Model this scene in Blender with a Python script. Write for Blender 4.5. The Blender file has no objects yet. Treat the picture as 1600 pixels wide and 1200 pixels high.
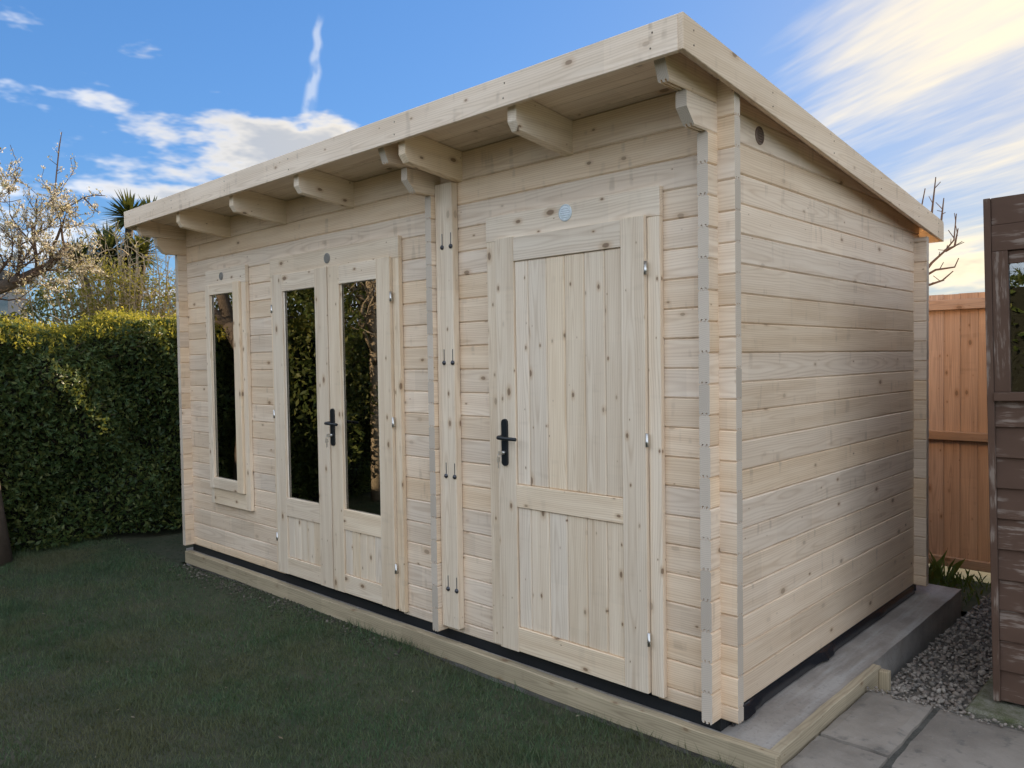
import bpy, bmesh, math, random
import numpy as np
from mathutils import Matrix, Vector

random.seed(7)
rng = np.random.default_rng(7)
scene = bpy.context.scene
COL = scene.collection

# ------------------------------------------------------------------ camera
CAM = np.array([1.4253, -2.6274, 1.3548]); YAW, PITCH, ROLL, FPX = 0.7551, -0.0311, -0.0152, 1226.0
_f = np.array([-math.sin(YAW)*math.cos(PITCH), math.cos(YAW)*math.cos(PITCH), math.sin(PITCH)])
_r = np.array([math.cos(YAW), math.sin(YAW), 0.0]); _u = np.cross(_r, _f)
_r, _u = _r*math.cos(ROLL)+_u*math.sin(ROLL), -_r*math.sin(ROLL)+_u*math.cos(ROLL)
cam_data = bpy.data.cameras.new('camera'); cam = bpy.data.objects.new('camera', cam_data); COL.objects.link(cam)
cam.matrix_world = Matrix(((_r[0], _u[0], -_f[0], CAM[0]), (_r[1], _u[1], -_f[1], CAM[1]), (_r[2], _u[2], -_f[2], CAM[2]), (0, 0, 0, 1)))
cam_data.sensor_fit = 'HORIZONTAL'; cam_data.sensor_width = 36.0; cam_data.lens = 36.0*FPX/1600.0
cam_data.clip_start = 0.05; cam_data.clip_end = 3000
scene.camera = cam

def pix_dir(u, v):
    d = _f + (u-800)/FPX*_r - (v-600)/FPX*_u
    return d/np.linalg.norm(d)
def azel(u, v):
    d = pix_dir(u, v); return math.atan2(d[0], d[1]), math.asin(d[2])
def on_plane(axis, val, u, v):
    d = pix_dir(u, v); return CAM + d*(val-CAM[axis])/d[axis]

# ------------------------------------------------------------------ node helpers
class NT:
    def __init__(s, tree): s.t = tree; s.L = tree.links
    def node(s, typ, **props):
        n = s.t.nodes.new(typ)
        for k, v in props.items(): setattr(n, k, v)
        return n
    def put(s, sock, v):
        if v is None: return
        if hasattr(v, 'is_output'): s.L.new(v, sock)
        else: sock.default_value = v
    def m(s, op, a, b=None, c=None, clamp=False):
        n = s.node('ShaderNodeMath', operation=op, use_clamp=clamp)
        s.put(n.inputs[0], a); s.put(n.inputs[1], b); s.put(n.inputs[2], c)
        return n.outputs[0]
    def vm(s, op, a, b=None):
        n = s.node('ShaderNodeVectorMath', operation=op); s.put(n.inputs[0], a); s.put(n.inputs[1], b)
        return n.outputs['Value'] if op in ('LENGTH', 'DOT_PRODUCT', 'DISTANCE') else n.outputs[0]
    def sep(s, v):
        n = s.node('ShaderNodeSeparateXYZ'); s.put(n.inputs[0], v); return n.outputs
    def comb(s, x, y, z):
        n = s.node('ShaderNodeCombineXYZ'); s.put(n.inputs[0], x); s.put(n.inputs[1], y); s.put(n.inputs[2], z); return n.outputs[0]
    def noise(s, vec, scale, detail=3, rough=.5, dist=0.0, dim='3D', w=None):
        n = s.node('ShaderNodeTexNoise', noise_dimensions=dim)
        if vec is not None and dim != '1D': s.put(n.inputs['Vector'], vec)
        if w is not None: s.put(n.inputs['W'], w)
        s.put(n.inputs['Scale'], scale); s.put(n.inputs['Detail'], detail); s.put(n.inputs['Roughness'], rough); s.put(n.inputs['Distortion'], dist)
        return n.outputs['Fac']
    def voro(s, vec, scale, dim='3D', feature='F1', rand=1.0):
        n = s.node('ShaderNodeTexVoronoi', voronoi_dimensions=dim, feature=feature)
        s.put(n.inputs['Vector'], vec); s.put(n.inputs['Scale'], scale); s.put(n.inputs['Randomness'], rand)
        return n
    def white(s, w):
        n = s.node('ShaderNodeTexWhiteNoise', noise_dimensions='1D'); s.put(n.inputs['W'], w); return n.outputs['Value']
    def mix(s, fac, a, b, blend='MIX'):
        n = s.node('ShaderNodeMix', data_type='RGBA', blend_type=blend)
        s.put(n.inputs['Factor'], fac)
        s.put(n.inputs['A'], a if hasattr(a, 'is_output') else tuple(a)+(1,)*(4-len(a)))
        s.put(n.inputs['B'], b if hasattr(b, 'is_output') else tuple(b)+(1,)*(4-len(b)))
        # colour sockets are index 6/7
        for i, v in ((6, a), (7, b)):
            if hasattr(v, 'is_output'): s.L.new(v, n.inputs[i])
            else: n.inputs[i].default_value = tuple(v)+(1,)*(4-len(v))
        return n.outputs[2]
    def smooth(s, v, lo, hi, a=0.0, b=1.0):
        n = s.node('ShaderNodeMapRange', interpolation_type='SMOOTHSTEP')
        s.put(n.inputs[0], v); s.put(n.inputs[1], lo); s.put(n.inputs[2], hi); s.put(n.inputs[3], a); s.put(n.inputs[4], b)
        return n.outputs[0]
    def bump(s, h, strength=.3, dist=.002):
        n = s.node('ShaderNodeBump'); s.put(n.inputs['Height'], h); s.put(n.inputs['Strength'], strength); s.put(n.inputs['Distance'], dist)
        return n.outputs[0]

def mix_fix(s, fac, a, b, blend='MIX'):
    n = s.node('ShaderNodeMix', data_type='RGBA', blend_type=blend)
    s.put(n.inputs[0], fac)
    for i, v in ((6, a), (7, b)):
        if hasattr(v, 'is_output'): s.L.new(v, n.inputs[i])
        else: n.inputs[i].default_value = tuple(v)+(1,)*(4-len(v))
    return n.outputs[2]
NT.mix = mix_fix

def new_mat(name):
    m = bpy.data.materials.new(name); m.use_nodes = True
    nt = NT(m.node_tree); b = m.node_tree.nodes['Principled BSDF']
    return m, nt, b

# ------------------------------------------------------------------ sky, sun, exposure
SUN = Vector((-0.02, 0.96, 0.285)).normalized()
SUN_EL = math.asin(SUN.z); SUN_AZ = math.atan2(SUN.x, SUN.y)
world = bpy.data.worlds.new('World'); scene.world = world; world.use_nodes = True
wt = NT(world.node_tree)
for n in list(world.node_tree.nodes): world.node_tree.nodes.remove(n)
w_out = wt.node('ShaderNodeOutputWorld'); bg = wt.node('ShaderNodeBackground')
sky = wt.node('ShaderNodeTexSky', sky_type='NISHITA', sun_disc=False)
sky.sun_elevation = SUN_EL; sky.sun_rotation = SUN_AZ; sky.air_density = 0.7; sky.dust_density = 0.3; sky.ozone_density = 3.0; sky.altitude = 50
tc = wt.node('ShaderNodeTexCoord'); D = tc.outputs['Generated']
dx, dy, dz = wt.sep(D)[:3]
az = wt.m('ARCTAN2', dx, dy); el = wt.m('ARCSINE', dz)
toSun = wt.vm('DOT_PRODUCT', D, tuple(SUN))
glow = wt.smooth(toSun, 0.35, 1.0)
# high cirrus streaks over the whole sky, on a flat layer
zz = wt.m('ADD', wt.m('MAXIMUM', dz, 0.0), 0.12)
cu = wt.m('DIVIDE', dx, zz); cv = wt.m('DIVIDE', dy, zz)
a_ = -0.4286
ru = wt.m('ADD', wt.m('MULTIPLY', cu, math.cos(a_)), wt.m('MULTIPLY', cv, math.sin(a_)))
rv = wt.m('SUBTRACT', wt.m('MULTIPLY', cv, math.cos(a_)), wt.m('MULTIPLY', cu, math.sin(a_)))
wisp = wt.noise(wt.comb(wt.m('MULTIPLY', ru, 0.55), wt.m('MULTIPLY', rv, 2.6), 3.7), 1.0, 5, .66)
band = wt.noise(wt.comb(wt.m('MULTIPLY', ru, 0.30), wt.m('MULTIPLY', rv, 0.42), 9.1), 1.0, 1, .5)
side = wt.smooth(az, -0.75, -0.25, -0.16, 0.10)
cir = wt.smooth(wt.m('ADD', wt.m('ADD', wt.m('MULTIPLY', wisp, 0.62), wt.m('MULTIPLY', band, 0.5)), side), 0.58, 0.82)
# heaped cloud: banks low in the sky
cn = wt.noise(wt.comb(wt.m('MULTIPLY', az, 5.0), wt.m('MULTIPLY', el, 13.0), 1.3), 1.0, 5, .60)
def blob(u0, v0, su, sv, amp):
    a0, e0 = azel(u0, v0)
    p = wt.m('DIVIDE', wt.m('SUBTRACT', az, a0), su); q = wt.m('DIVIDE', wt.m('SUBTRACT', el, e0), sv)
    g = wt.m('POWER', 2.718, wt.m('MULTIPLY', wt.m('ADD', wt.m('MULTIPLY', p, p), wt.m('MULTIPLY', q, q)), -1.0))
    return wt.m('MULTIPLY', g, amp)
bank = blob(330, 225, .24, .050, .275)
for args in ((160, 165, .07, .025, .22), (520, 200, .07, .045, .26), (250, 302, .10, .014, .24), (20, 420, .16, .08, .28), (1520, 410, .18, .05, .2)):
    bank = wt.m('MAXIMUM', bank, blob(*args))
fill_bank = wt.m('MULTIPLY', wt.noise(wt.comb(wt.m('MULTIPLY', az, 1.6), wt.m('MULTIPLY', el, 4.0), 6.2), 1.0, 0, .5), wt.smooth(wt.m('ABSOLUTE', wt.m('ADD', az, 0.65)), 0.75, 1.1, 0.0, 0.56))  # cloud cover outside the view, raised to light the shaded walls
bank = wt.m('MAXIMUM', bank, fill_bank)
cum = wt.smooth(wt.m('ADD', cn, bank), 0.66, 0.80)
core = wt.smooth(wt.m('ADD', cn, bank), 0.71, 0.88)
# thin vapour trail
a1, e1 = azel(501, 25); a2, e2 = azel(481, 185)
tpar = wt.m('DIVIDE', wt.m('SUBTRACT', el, e2), e1-e2)
taz = wt.m('ADD', wt.m('ADD', a2, wt.m('MULTIPLY', tpar, a1-a2)), wt.m('MULTIPLY', wt.m('SUBTRACT', wt.noise(wt.comb(wt.m('MULTIPLY', el, 40), 0, 0), 1.0, 0), .5), .02))
tw = wt.m('ADD', 0.006, wt.m('MULTIPLY', wt.m('SUBTRACT', 1.0, tpar), 0.006))
trail = wt.m('MULTIPLY', wt.smooth(wt.m('DIVIDE', wt.m('ABSOLUTE', wt.m('SUBTRACT', az, taz)), tw), 0.2, 1.0, 1.0, 0.0),
             wt.m('MULTIPLY', wt.smooth(tpar, -0.05, 0.1), wt.smooth(tpar, 0.85, 1.05, 1.0, 0.0)))
trail = wt.m('MULTIPLY', trail, wt.smooth(wt.noise(wt.comb(wt.m('MULTIPLY', az, 60), wt.m('MULTIPLY', el, 45), 2.2), 1.0, 2), .35, .6, .15, .8))
skycol = wt.mix(1.0, sky.outputs[0], (0.1, 0.1, 0.1), 'MULTIPLY')
# soften the range between the sun's side and the rest
lum = wt.vm('DOT_PRODUCT', skycol, (0.25, 0.6, 0.15))
SKY_GAIN = 0.36
soft = wt.m('DIVIDE', SKY_GAIN, wt.m('ADD', 0.16, wt.m('MULTIPLY', lum, 0.9)))
scn = wt.node('ShaderNodeVectorMath', operation='SCALE'); wt.put(scn.inputs[0], skycol); wt.put(scn.inputs['Scale'], soft)
hs_ = wt.node('ShaderNodeHueSaturation'); wt.put(hs_.inputs['Color'], scn.outputs[0]); hs_.inputs['Saturation'].default_value = 1.13
skysoft = hs_.outputs[0]
back = wt.smooth(toSun, 0.5, -0.25)          # clouds opposite the sun brightened and blued to fill-light the shaded walls
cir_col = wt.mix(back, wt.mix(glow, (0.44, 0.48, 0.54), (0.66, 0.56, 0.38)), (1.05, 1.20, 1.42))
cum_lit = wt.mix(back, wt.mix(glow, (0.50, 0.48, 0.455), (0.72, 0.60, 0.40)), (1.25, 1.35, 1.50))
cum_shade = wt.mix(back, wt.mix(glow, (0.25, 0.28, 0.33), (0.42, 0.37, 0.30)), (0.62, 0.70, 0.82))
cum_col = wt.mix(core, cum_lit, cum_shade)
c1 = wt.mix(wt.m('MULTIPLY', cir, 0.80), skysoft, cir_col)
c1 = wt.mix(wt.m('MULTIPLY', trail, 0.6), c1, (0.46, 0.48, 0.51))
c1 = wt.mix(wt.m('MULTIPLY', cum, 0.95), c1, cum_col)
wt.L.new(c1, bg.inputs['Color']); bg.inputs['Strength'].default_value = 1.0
wt.L.new(bg.outputs[0], w_out.inputs[0])

sun_d = bpy.data.lights.new('sun', 'SUN'); sun_o = bpy.data.objects.new('sun', sun_d); COL.objects.link(sun_o)
sun_d.energy = 5.0; sun_d.angle = math.radians(0.53); sun_d.color = (1.0, 0.80, 0.55)
sun_o.rotation_euler = (-SUN).to_track_quat('-Z', 'Y').to_euler(); sun_o.location = (0, 30, 12)
vs = scene.view_settings; vs.view_transform = 'Standard'; vs.look = 'None'; vs.gamma = 1.0; vs.use_curve_mapping = False; vs.exposure = 1.0
scene.cycles.max_bounces = 6; scene.cycles.diffuse_bounces = 3; scene.cycles.glossy_bounces = 3; scene.cycles.transparent_max_bounces = 6
world.cycles.sampling_method = 'MANUAL'; world.cycles.sample_map_resolution = 512

# ------------------------------------------------------------------ materials
def pine_mat(name, light, dark, knot=1.0, ring=1.0, tint=0.10, blocks=0.05, rough=0.6, marks=.30, few=.30):
    m, t, b = new_mat(name)
    oc = t.node('ShaderNodeTexCoord').outputs['Object']
    rnd = t.node('ShaderNodeObjectInfo').outputs['Random']
    x, y, z = t.sep(oc)[:3]
    ox = t.m('MULTIPLY', rnd, 53.0)
    P = t.vm('ADD', oc, t.comb(ox, t.m('MULTIPLY', rnd, 17.0), t.m('MULTIPLY', rnd, 31.0)))
    drift = t.m('MULTIPLY', t.m('SUBTRACT', t.noise(t.comb(t.m('ADD', t.m('MULTIPLY', x, 0.9), ox), 0, 0), 1.0, 2), .5), .09)
    wob = t.m('MULTIPLY', t.m('SUBTRACT', t.noise(t.vm('MULTIPLY', P, (2.2, 9, 9)), 1.0, 2, .55), .5), .022)
    r1 = t.white(t.m('ADD', t.m('MULTIPLY', rnd, 91.7), 1.0)); r2 = t.white(t.m('ADD', t.m('MULTIPLY', rnd, 77.3), 5.0)); r3 = t.white(t.m('MULTIPLY', rnd, 311.0))
    cy = t.m('ADD', y, t.m('ADD', t.m('MULTIPLY', t.m('SUBTRACT', r1, .5), .07), drift))
    cz = t.m('ADD', z, t.m('ADD', t.m('MULTIPLY', t.m('SUBTRACT', r2, .5), .12), wob))
    rad = t.m('SQRT', t.m('ADD', t.m('MULTIPLY', cy, cy), t.m('MULTIPLY', cz, cz)))
    ph = t.m('ADD', t.m('MULTIPLY', rad, 2*math.pi/0.0085), t.m('MULTIPLY', t.noise(t.vm('MULTIPLY', P, (3, 30, 30)), 1.0, 1), 3.0))
    rings = t.m('POWER', t.m('ADD', t.m('MULTIPLY', t.m('SINE', ph), .5), .5), 2.5)
    grain = t.noise(t.vm('MULTIPLY', P, (4, 150, 150)), 1.0, 2, .6)
    broad = t.noise(t.vm('MULTIPLY', P, (1.3, 22, 22)), 1.0, 2, .6)
    fac = t.m('ADD', t.m('MULTIPLY', rings, .38*ring), t.m('ADD', t.m('MULTIPLY', t.m('SUBTRACT', grain, .38), .65), t.m('MULTIPLY', t.m('SUBTRACT', broad, .42), 1.15)), clamp=True)
    col = t.mix(fac, light, dark)
    # finger-jointed lengths and per-piece tone
    blk = t.white(t.m('ADD', t.m('FLOOR', t.m('ADD', t.m('MULTIPLY', x, t.m('ADD', 1.6, t.m('MULTIPLY', r3, 1.6))), t.m('MULTIPLY', rnd, 7.0))), ox))
    val = t.m('ADD', t.m('ADD', 1.0, t.m('MULTIPLY', t.m('SUBTRACT', blk, .5), blocks*2)), t.m('MULTIPLY', t.m('SUBTRACT', r2, .5), tint*2))
    hsv = t.node('ShaderNodeHueSaturation'); t.put(hsv.inputs['Value'], val); t.put(hsv.inputs['Color'], col)
    t.put(hsv.inputs['Saturation'], t.m('ADD', .88, t.m('MULTIPLY', r1, .26)))
    col = hsv.outputs[0]
    # grey cross marks left by planing and handling
    mkf = t.m('MULTIPLY', t.smooth(t.noise(t.vm('MULTIPLY', P, (26, 5, 5)), 1.0, 1, .5), .60, .76), t.smooth(broad, .40, .62))
    col = t.mix(t.m('MULTIPLY', mkf, marks), col, (light[0]*.50, light[1]*.46, light[2]*.42))
    # knots
    kv = t.voro(t.comb(t.m('ADD', t.m('MULTIPLY', x, 6.0), ox), t.m('ADD', t.m('MULTIPLY', t.m('ADD', y, z), 11.0), t.m('MULTIPLY', rnd, 13.0)), 0), 1.0, '2D')
    kr = t.sep(kv.outputs['Color'])[0]; kd = kv.outputs['Distance']
    kn = t.noise(t.vm('MULTIPLY', P, (60, 60, 60)), 1.0, 2)
    kd2 = t.m('ADD', kd, t.m('MULTIPLY', t.m('SUBTRACT', kn, .5), .05))
    size = t.m('ADD', .020, t.m('MULTIPLY', t.m('POWER', kr, 3.0), .12))
    keep = t.smooth(t.sep(kv.outputs['Color'])[1], few, few+.35)
    kmask = t.m('MULTIPLY', keep, t.smooth(t.m('DIVIDE', kd2, size), .65, 1.1, 1.0, 0.0))
    halo = t.m('MULTIPLY', keep, t.smooth(t.m('DIVIDE', kd2, size), .8, 2.6, 1.0, 0.0))
    col = t.mix(t.m('MULTIPLY', halo, .55*knot), col, (light[0]*.62, light[1]*.48, light[2]*.34))
    col = t.mix(t.m('MULTIPLY', kmask, .80*knot), col, (.17, .095, .05))
    t.put(b.inputs['Base Color'], col); b.inputs['Roughness'].default_value = rough
    b.inputs['Specular IOR Level'].default_value = .35
    t.put(b.inputs['Normal'], t.bump(t.noise(t.vm('MULTIPLY', P, (5, 120, 120)), 1.0, 1), .30, .0015))
    return m

def plain(name, col, rough=.6, metal=0.0, noise_amt=.15, nscale=40, bump=0.0, spec=.4):
    m, t, b = new_mat(name)
    oc = t.node('ShaderNodeTexCoord').outputs['Object']
    n = t.noise(oc, nscale, 4, .6)
    c = t.mix(t.m('MULTIPLY', n, 1.0), tuple(v*(1-noise_amt) for v in col), tuple(min(1, v*(1+noise_amt)) for v in col))
    t.put(b.inputs['Base Color'], c); b.inputs['Roughness'].default_value = rough; b.inputs['Metallic'].default_value = metal
    b.inputs['Specular IOR Level'].default_value = spec
    if bump: t.put(b.inputs['Normal'], t.bump(n, bump, .003))
    return m

M = {}
M['log'] = pine_mat('pine_log', (.90, .725, .545), (.64, .455, .295), blocks=.055, knot=.85, tint=.075, marks=.40, few=.56, rough=.48)
M['board'] = pine_mat('pine_planed', (.90, .745, .565), (.63, .46, .30), tint=.07, blocks=.03, knot=.95, marks=.15, few=.18)
M['fascia'] = pine_mat('pine_fascia', (.84, .685, .53), (.58, .43, .29), blocks=.06, knot=.8, marks=.5, few=.5)
M['rough'] = pine_mat('sawn_shuttering', (.52, .43, .30), (.26, .21, .14), knot=.7, tint=.1, rough=.8)
M['fence'] = pine_mat('fence_timber', (.54, .33, .20), (.29, .165, .095), knot=.9, tint=.26, rough=.8)
M['end'] = None
m, t, b = new_mat('pine_end_grain'); M['end'] = m
oc = t.node('ShaderNodeTexCoord').outputs['Object']; rnd = t.node('ShaderNodeObjectInfo').outputs['Random']
x, y, z = t.sep(oc)[:3]
yy = t.m('ADD', y, t.m('MULTIPLY', t.m('SUBTRACT', rnd, .5), .06)); z2 = t.m('ADD', z, t.m('MULTIPLY', rnd, .1))
rr = t.m('ADD', t.m('SQRT', t.m('ADD', t.m('MULTIPLY', yy, yy), t.m('MULTIPLY', z2, z2))), t.m('MULTIPLY', t.noise(oc, 30, 2), .006))
rg = t.m('ADD', t.m('MULTIPLY', t.m('SINE', t.m('MULTIPLY', rr, 900.0)), .5), .5)
ec = t.mix(t.m('MULTIPLY', rg, .5), (.64, .54, .43), (.49, .39, .30))
hs = t.node('ShaderNodeHueSaturation'); t.put(hs.inputs['Color'], ec); t.put(hs.inputs['Value'], t.m('ADD', .88, t.m('MULTIPLY', rnd, .30)))
t.put(b.inputs['Base Color'], hs.outputs[0]); b.inputs['Roughness'].default_value = .85
t.put(b.inputs['Normal'], t.bump(t.noise(oc, 220, 3), .4, .001))

M['black'] = plain('black_bearer', (.012, .014, .017), .5, noise_amt=.4)
M['handle'] = plain('black_handle', (.012, .015, .018), .35, noise_amt=.1, spec=.5)
M['steel'] = plain('zinc_steel', (.62, .60, .56), .35, 1.0)
M['darksteel'] = plain('dark_steel', (.10, .10, .11), .45, .8)
M['dull'] = plain('dull_screw', (.16, .13, .10), .85, spec=.1)
M['felt'] = plain('roof_felt', (.05, .05, .055), .9, noise_amt=.3, nscale=200)
M['greyvent'] = plain('grey_plastic', (.30, .28, .25), .5)
M['clearvent'] = plain('pale_plastic', (.72, .78, .80), .15, spec=.7, noise_amt=.2, nscale=90)
M['brownvent'] = plain('brown_plastic', (.21, .145, .11), .5)

m, t, b = new_mat('window_glass'); M['glass'] = m
out = [n for n in m.node_tree.nodes if n.type == 'OUTPUT_MATERIAL'][0]
lw = t.node('ShaderNodeFresnel'); lw.inputs[0].default_value = 1.62
gl = t.node('ShaderNodeBsdfGlossy'); gl.inputs['Roughness'].default_value = .0; gl.inputs['Color'].default_value = (1, 1, 1, 1)
tr = t.node('ShaderNodeBsdfTransparent'); tr.inputs['Color'].default_value = (.80, .85, .83, 1)
mx = t.node('ShaderNodeMixShader'); t.L.new(t.m('MULTIPLY', lw.outputs[0], 2.8, clamp=True), mx.inputs[0]); t.L.new(tr.outputs[0], mx.inputs[1]); t.L.new(gl.outputs[0], mx.inputs[2])
t.L.new(mx.outputs[0], out.inputs[0])

m, t, b = new_mat('poured_concrete'); M['concrete'] = m
oc = t.node('ShaderNodeTexCoord').outputs['Object']
big = t.noise(oc, 2.2, 5, .6); fine = t.noise(oc, 60, 4, .65); streak = t.noise(t.vm('MULTIPLY', oc, (14, 1.3, 1)), 1.0, 4, .6)
c = t.mix(t.smooth(big, .35, .68), (.26, .225, .19), (.43, .385, .335))
c = t.mix(t.m('MULTIPLY', t.smooth(streak, .45, .7), .55), c, (.50, .48, .45))
c = t.mix(t.m('MULTIPLY', t.smooth(fine, .5, .75), .5), c, (.17, .16, .145))
t.put(b.inputs['Base Color'], c); b.inputs['Roughness'].default_value = .9
t.put(b.inputs['Normal'], t.bump(t.m('ADD', fine, t.m('MULTIPLY', streak, .8)), .6, .004))

m, t, b = new_mat('paving_stone'); M['slab'] = m
oc = t.node('ShaderNodeTexCoord').outputs['Object']; rnd = t.node('ShaderNodeObjectInfo').outputs['Random']
P = t.vm('ADD', oc, t.comb(t.m('MULTIPLY', rnd, 40), 0, 0))
big = t.noise(P, 3.0, 5, .6); fine = t.noise(P, 90, 4, .7); spots = t.noise(P, 18, 4, .6)
c = t.mix(t.smooth(big, .3, .7), (.20, .172, .14), (.33, .285, .235))
c = t.mix(t.m('MULTIPLY', t.smooth(spots, .55, .72), .55), c, (.10, .095, .085))
c = t.mix(t.m('MULTIPLY', t.smooth(fine, .55, .8), .6), c, (.38, .36, .33))
t.put(b.inputs['Base Color'], c); b.inputs['Roughness'].default_value = .88
t.put(b.inputs['Normal'], t.bump(t.m('ADD', fine, t.m('MULTIPLY', spots, 2.0)), .5, .004))

def ground_mat(name, a, bcol, scale, bump=.6):
    m, t, b = new_mat(name)
    oc = t.node('ShaderNodeTexCoord').outputs['Object']
    n1 = t.noise(oc, scale, 6, .65); n2 = t.noise(oc, scale*14, 4, .7)
    c = t.mix(t.smooth(t.m('ADD', t.m('MULTIPLY', n1, .6), t.m('MULTIPLY', n2, .4)), .35, .65), a, bcol)
    t.put(b.inputs['Base Color'], c); b.inputs['Roughness'].default_value = .95; b.inputs['Specular IOR Level'].default_value = .1
    t.put(b.inputs['Normal'], t.bump(n2, bump, .01)); return m
M['soil'] = ground_mat('lawn_soil', (.045, .060, .034), (.085, .080, .055), 1.3)
M['field'] = ground_mat('garden_ground', (.05, .08, .02), (.10, .12, .035), .4)
M['gravelbed'] = ground_mat('gravel_bed', (.10, .09, .075), (.20, .175, .145), 25)
M['mortar'] = ground_mat('mortar_joint', (.10, .095, .08), (.19, .18, .155), 20)
M['moss'] = ground_mat('mossy_concrete', (.10, .11, .05), (.27, .25, .20), 14)

def island_mat(name, cols, rough=.6, transl=0.35, spec=.3, patchy=False):
    m, t, b = new_mat(name)
    geo = t.node('ShaderNodeNewGeometry'); ri = geo.outputs['Random Per Island']
    n = t.node('ShaderNodeValToRGB'); e = n.color_ramp.elements
    while len(e) < len(cols): e.new(.5)
    for i, c in enumerate(cols):
        e[i].position = i/(len(cols)-1); e[i].color = tuple(c)+(1,)
    t.L.new(ri, n.inputs[0]); c = n.outputs[0]
    if patchy:
        oc = t.node('ShaderNodeTexCoord').outputs['Object']
        pn = t.smooth(t.noise(oc, 1.6, 3, .6), .38, .66); c = t.mix(t.m('MULTIPLY', pn, .8), c, (.14, .135, .075)); pn2 = t.smooth(t.noise(t.vm('ADD', oc, (5, 3, 0)), 4.5, 2, .6), .5, .7); c = t.mix(t.m('MULTIPLY', pn2, .5), c, (.030, .060, .034))
    t.put(b.inputs['Base Color'], c); b.inputs['Roughness'].default_value = rough; b.inputs['Specular IOR Level'].default_value = spec
    if transl:
        out = [k for k in m.node_tree.nodes if k.type == 'OUTPUT_MATERIAL'][0]
        tl = t.node('ShaderNodeBsdfTranslucent'); t.L.new(t.mix(.35, c, (.45, .42, .05), 'MIX'), tl.inputs['Color'])
        ms = t.node('ShaderNodeMixShader'); ms.inputs[0].default_value = transl
        t.L.new(b.outputs[0], ms.inputs[1]); t.L.new(tl.outputs[0], ms.inputs[2]); t.L.new(ms.outputs[0], out.inputs[0])
    return m
M['hedge'] = island_mat('hedge_leaf', [(.030, .058, .020), (.050, .088, .028), (.080, .115, .034), (.15, .165, .045)], .45, .30)
M['hedgetop'] = island_mat('sunlit_young_leaf', [(.15, .17, .025), (.31, .29, .045), (.50, .40, .06)], .5, .5)  # young leaf green pushed to bright yellow so the top looks sunlit
M['dark_leaf'] = island_mat('evergreen_leaf', [(.05, .08, .02), (.10, .13, .035), (.20, .20, .06)], .45, .3)
M['grass'] = island_mat('lawn_grass', [(.045, .095, .050), (.065, .125, .060), (.090, .150, .072), (.16, .18, .10)], .6, .2, .2, True)
M['weed'] = island_mat('weed_leaf', [(.05, .09, .02), (.09, .14, .03)], .6, .3)
M['shrubleaf'] = island_mat('shrub_leaf', [(.16, .15, .03), (.26, .21, .05), (.12, .14, .03)], .6, .4)
M['blossom'] = island_mat('apple_blossom', [(.70, .62, .50), (.78, .70, .60), (.55, .46, .32), (.28, .27, .10)], .6, .3)
M['swordleaf'] = island_mat('sword_leaf', [(.03, .05, .018), (.055, .075, .025), (.11, .12, .04)], .4, .2)
M['bark'] = plain('grey_bark', (.10, .075, .055), .9, noise_amt=.45, nscale=25, bump=.7)
M['twig'] = plain('brown_twig', (.12, .075, .05), .85, noise_amt=.35)
M['shoot'] = island_mat('hedge_shoot', [(.05, .10, .04), (.09, .15, .05), (.15, .19, .06)], .45, .35)
M['paletwig'] = plain('pale_twig', (.40, .32, .22), .85, noise_amt=.35)
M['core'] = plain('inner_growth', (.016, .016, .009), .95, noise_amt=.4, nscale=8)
M['stone'] = island_mat('gravel_stone', [(.13, .115, .10), (.22, .195, .165), (.32, .275, .225), (.21, .17, .14), (.42, .37, .31)], .8, 0.0)
M['darkstone'] = island_mat('soil_stone', [(.05, .045, .036), (.085, .075, .06), (.14, .12, .095), (.22, .19, .155)], .9, 0.0)
M['litter'] = island_mat('dry_leaf', [(.16, .12, .07), (.30, .25, .17), (.12, .09, .05)], .8, .0)

m, t, b = new_mat('worn_brown_paint'); M['shed'] = m
oc = t.node('ShaderNodeTexCoord').outputs['Object']; rnd = t.node('ShaderNodeObjectInfo').outputs['Random']
P = t.vm('ADD', oc, t.comb(t.m('MULTIPLY', rnd, 30), t.m('MULTIPLY', rnd, 11), 0))
w1 = t.noise(t.vm('MULTIPLY', P, (5, 60, 60)), 1.0, 5, .7); w2 = t.noise(t.vm('MULTIPLY', P, (5, 9, 9)), 1.0, 3, .6)
wear = t.m('MULTIPLY', t.smooth(w1, .50, .60), t.smooth(w2, .46, .60))
c = t.mix(w2, (.088, .052, .036), (.14, .085, .060)); c = t.mix(t.m('MULTIPLY', wear, .48), c, (.42, .35, .29))
t.put(b.inputs['Base Color'], c); b.inputs['Roughness'].default_value = .85; b.inputs['Specular IOR Level'].default_value = .2
t.put(b.inputs['Normal'], t.bump(w1, .25, .001))

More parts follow.
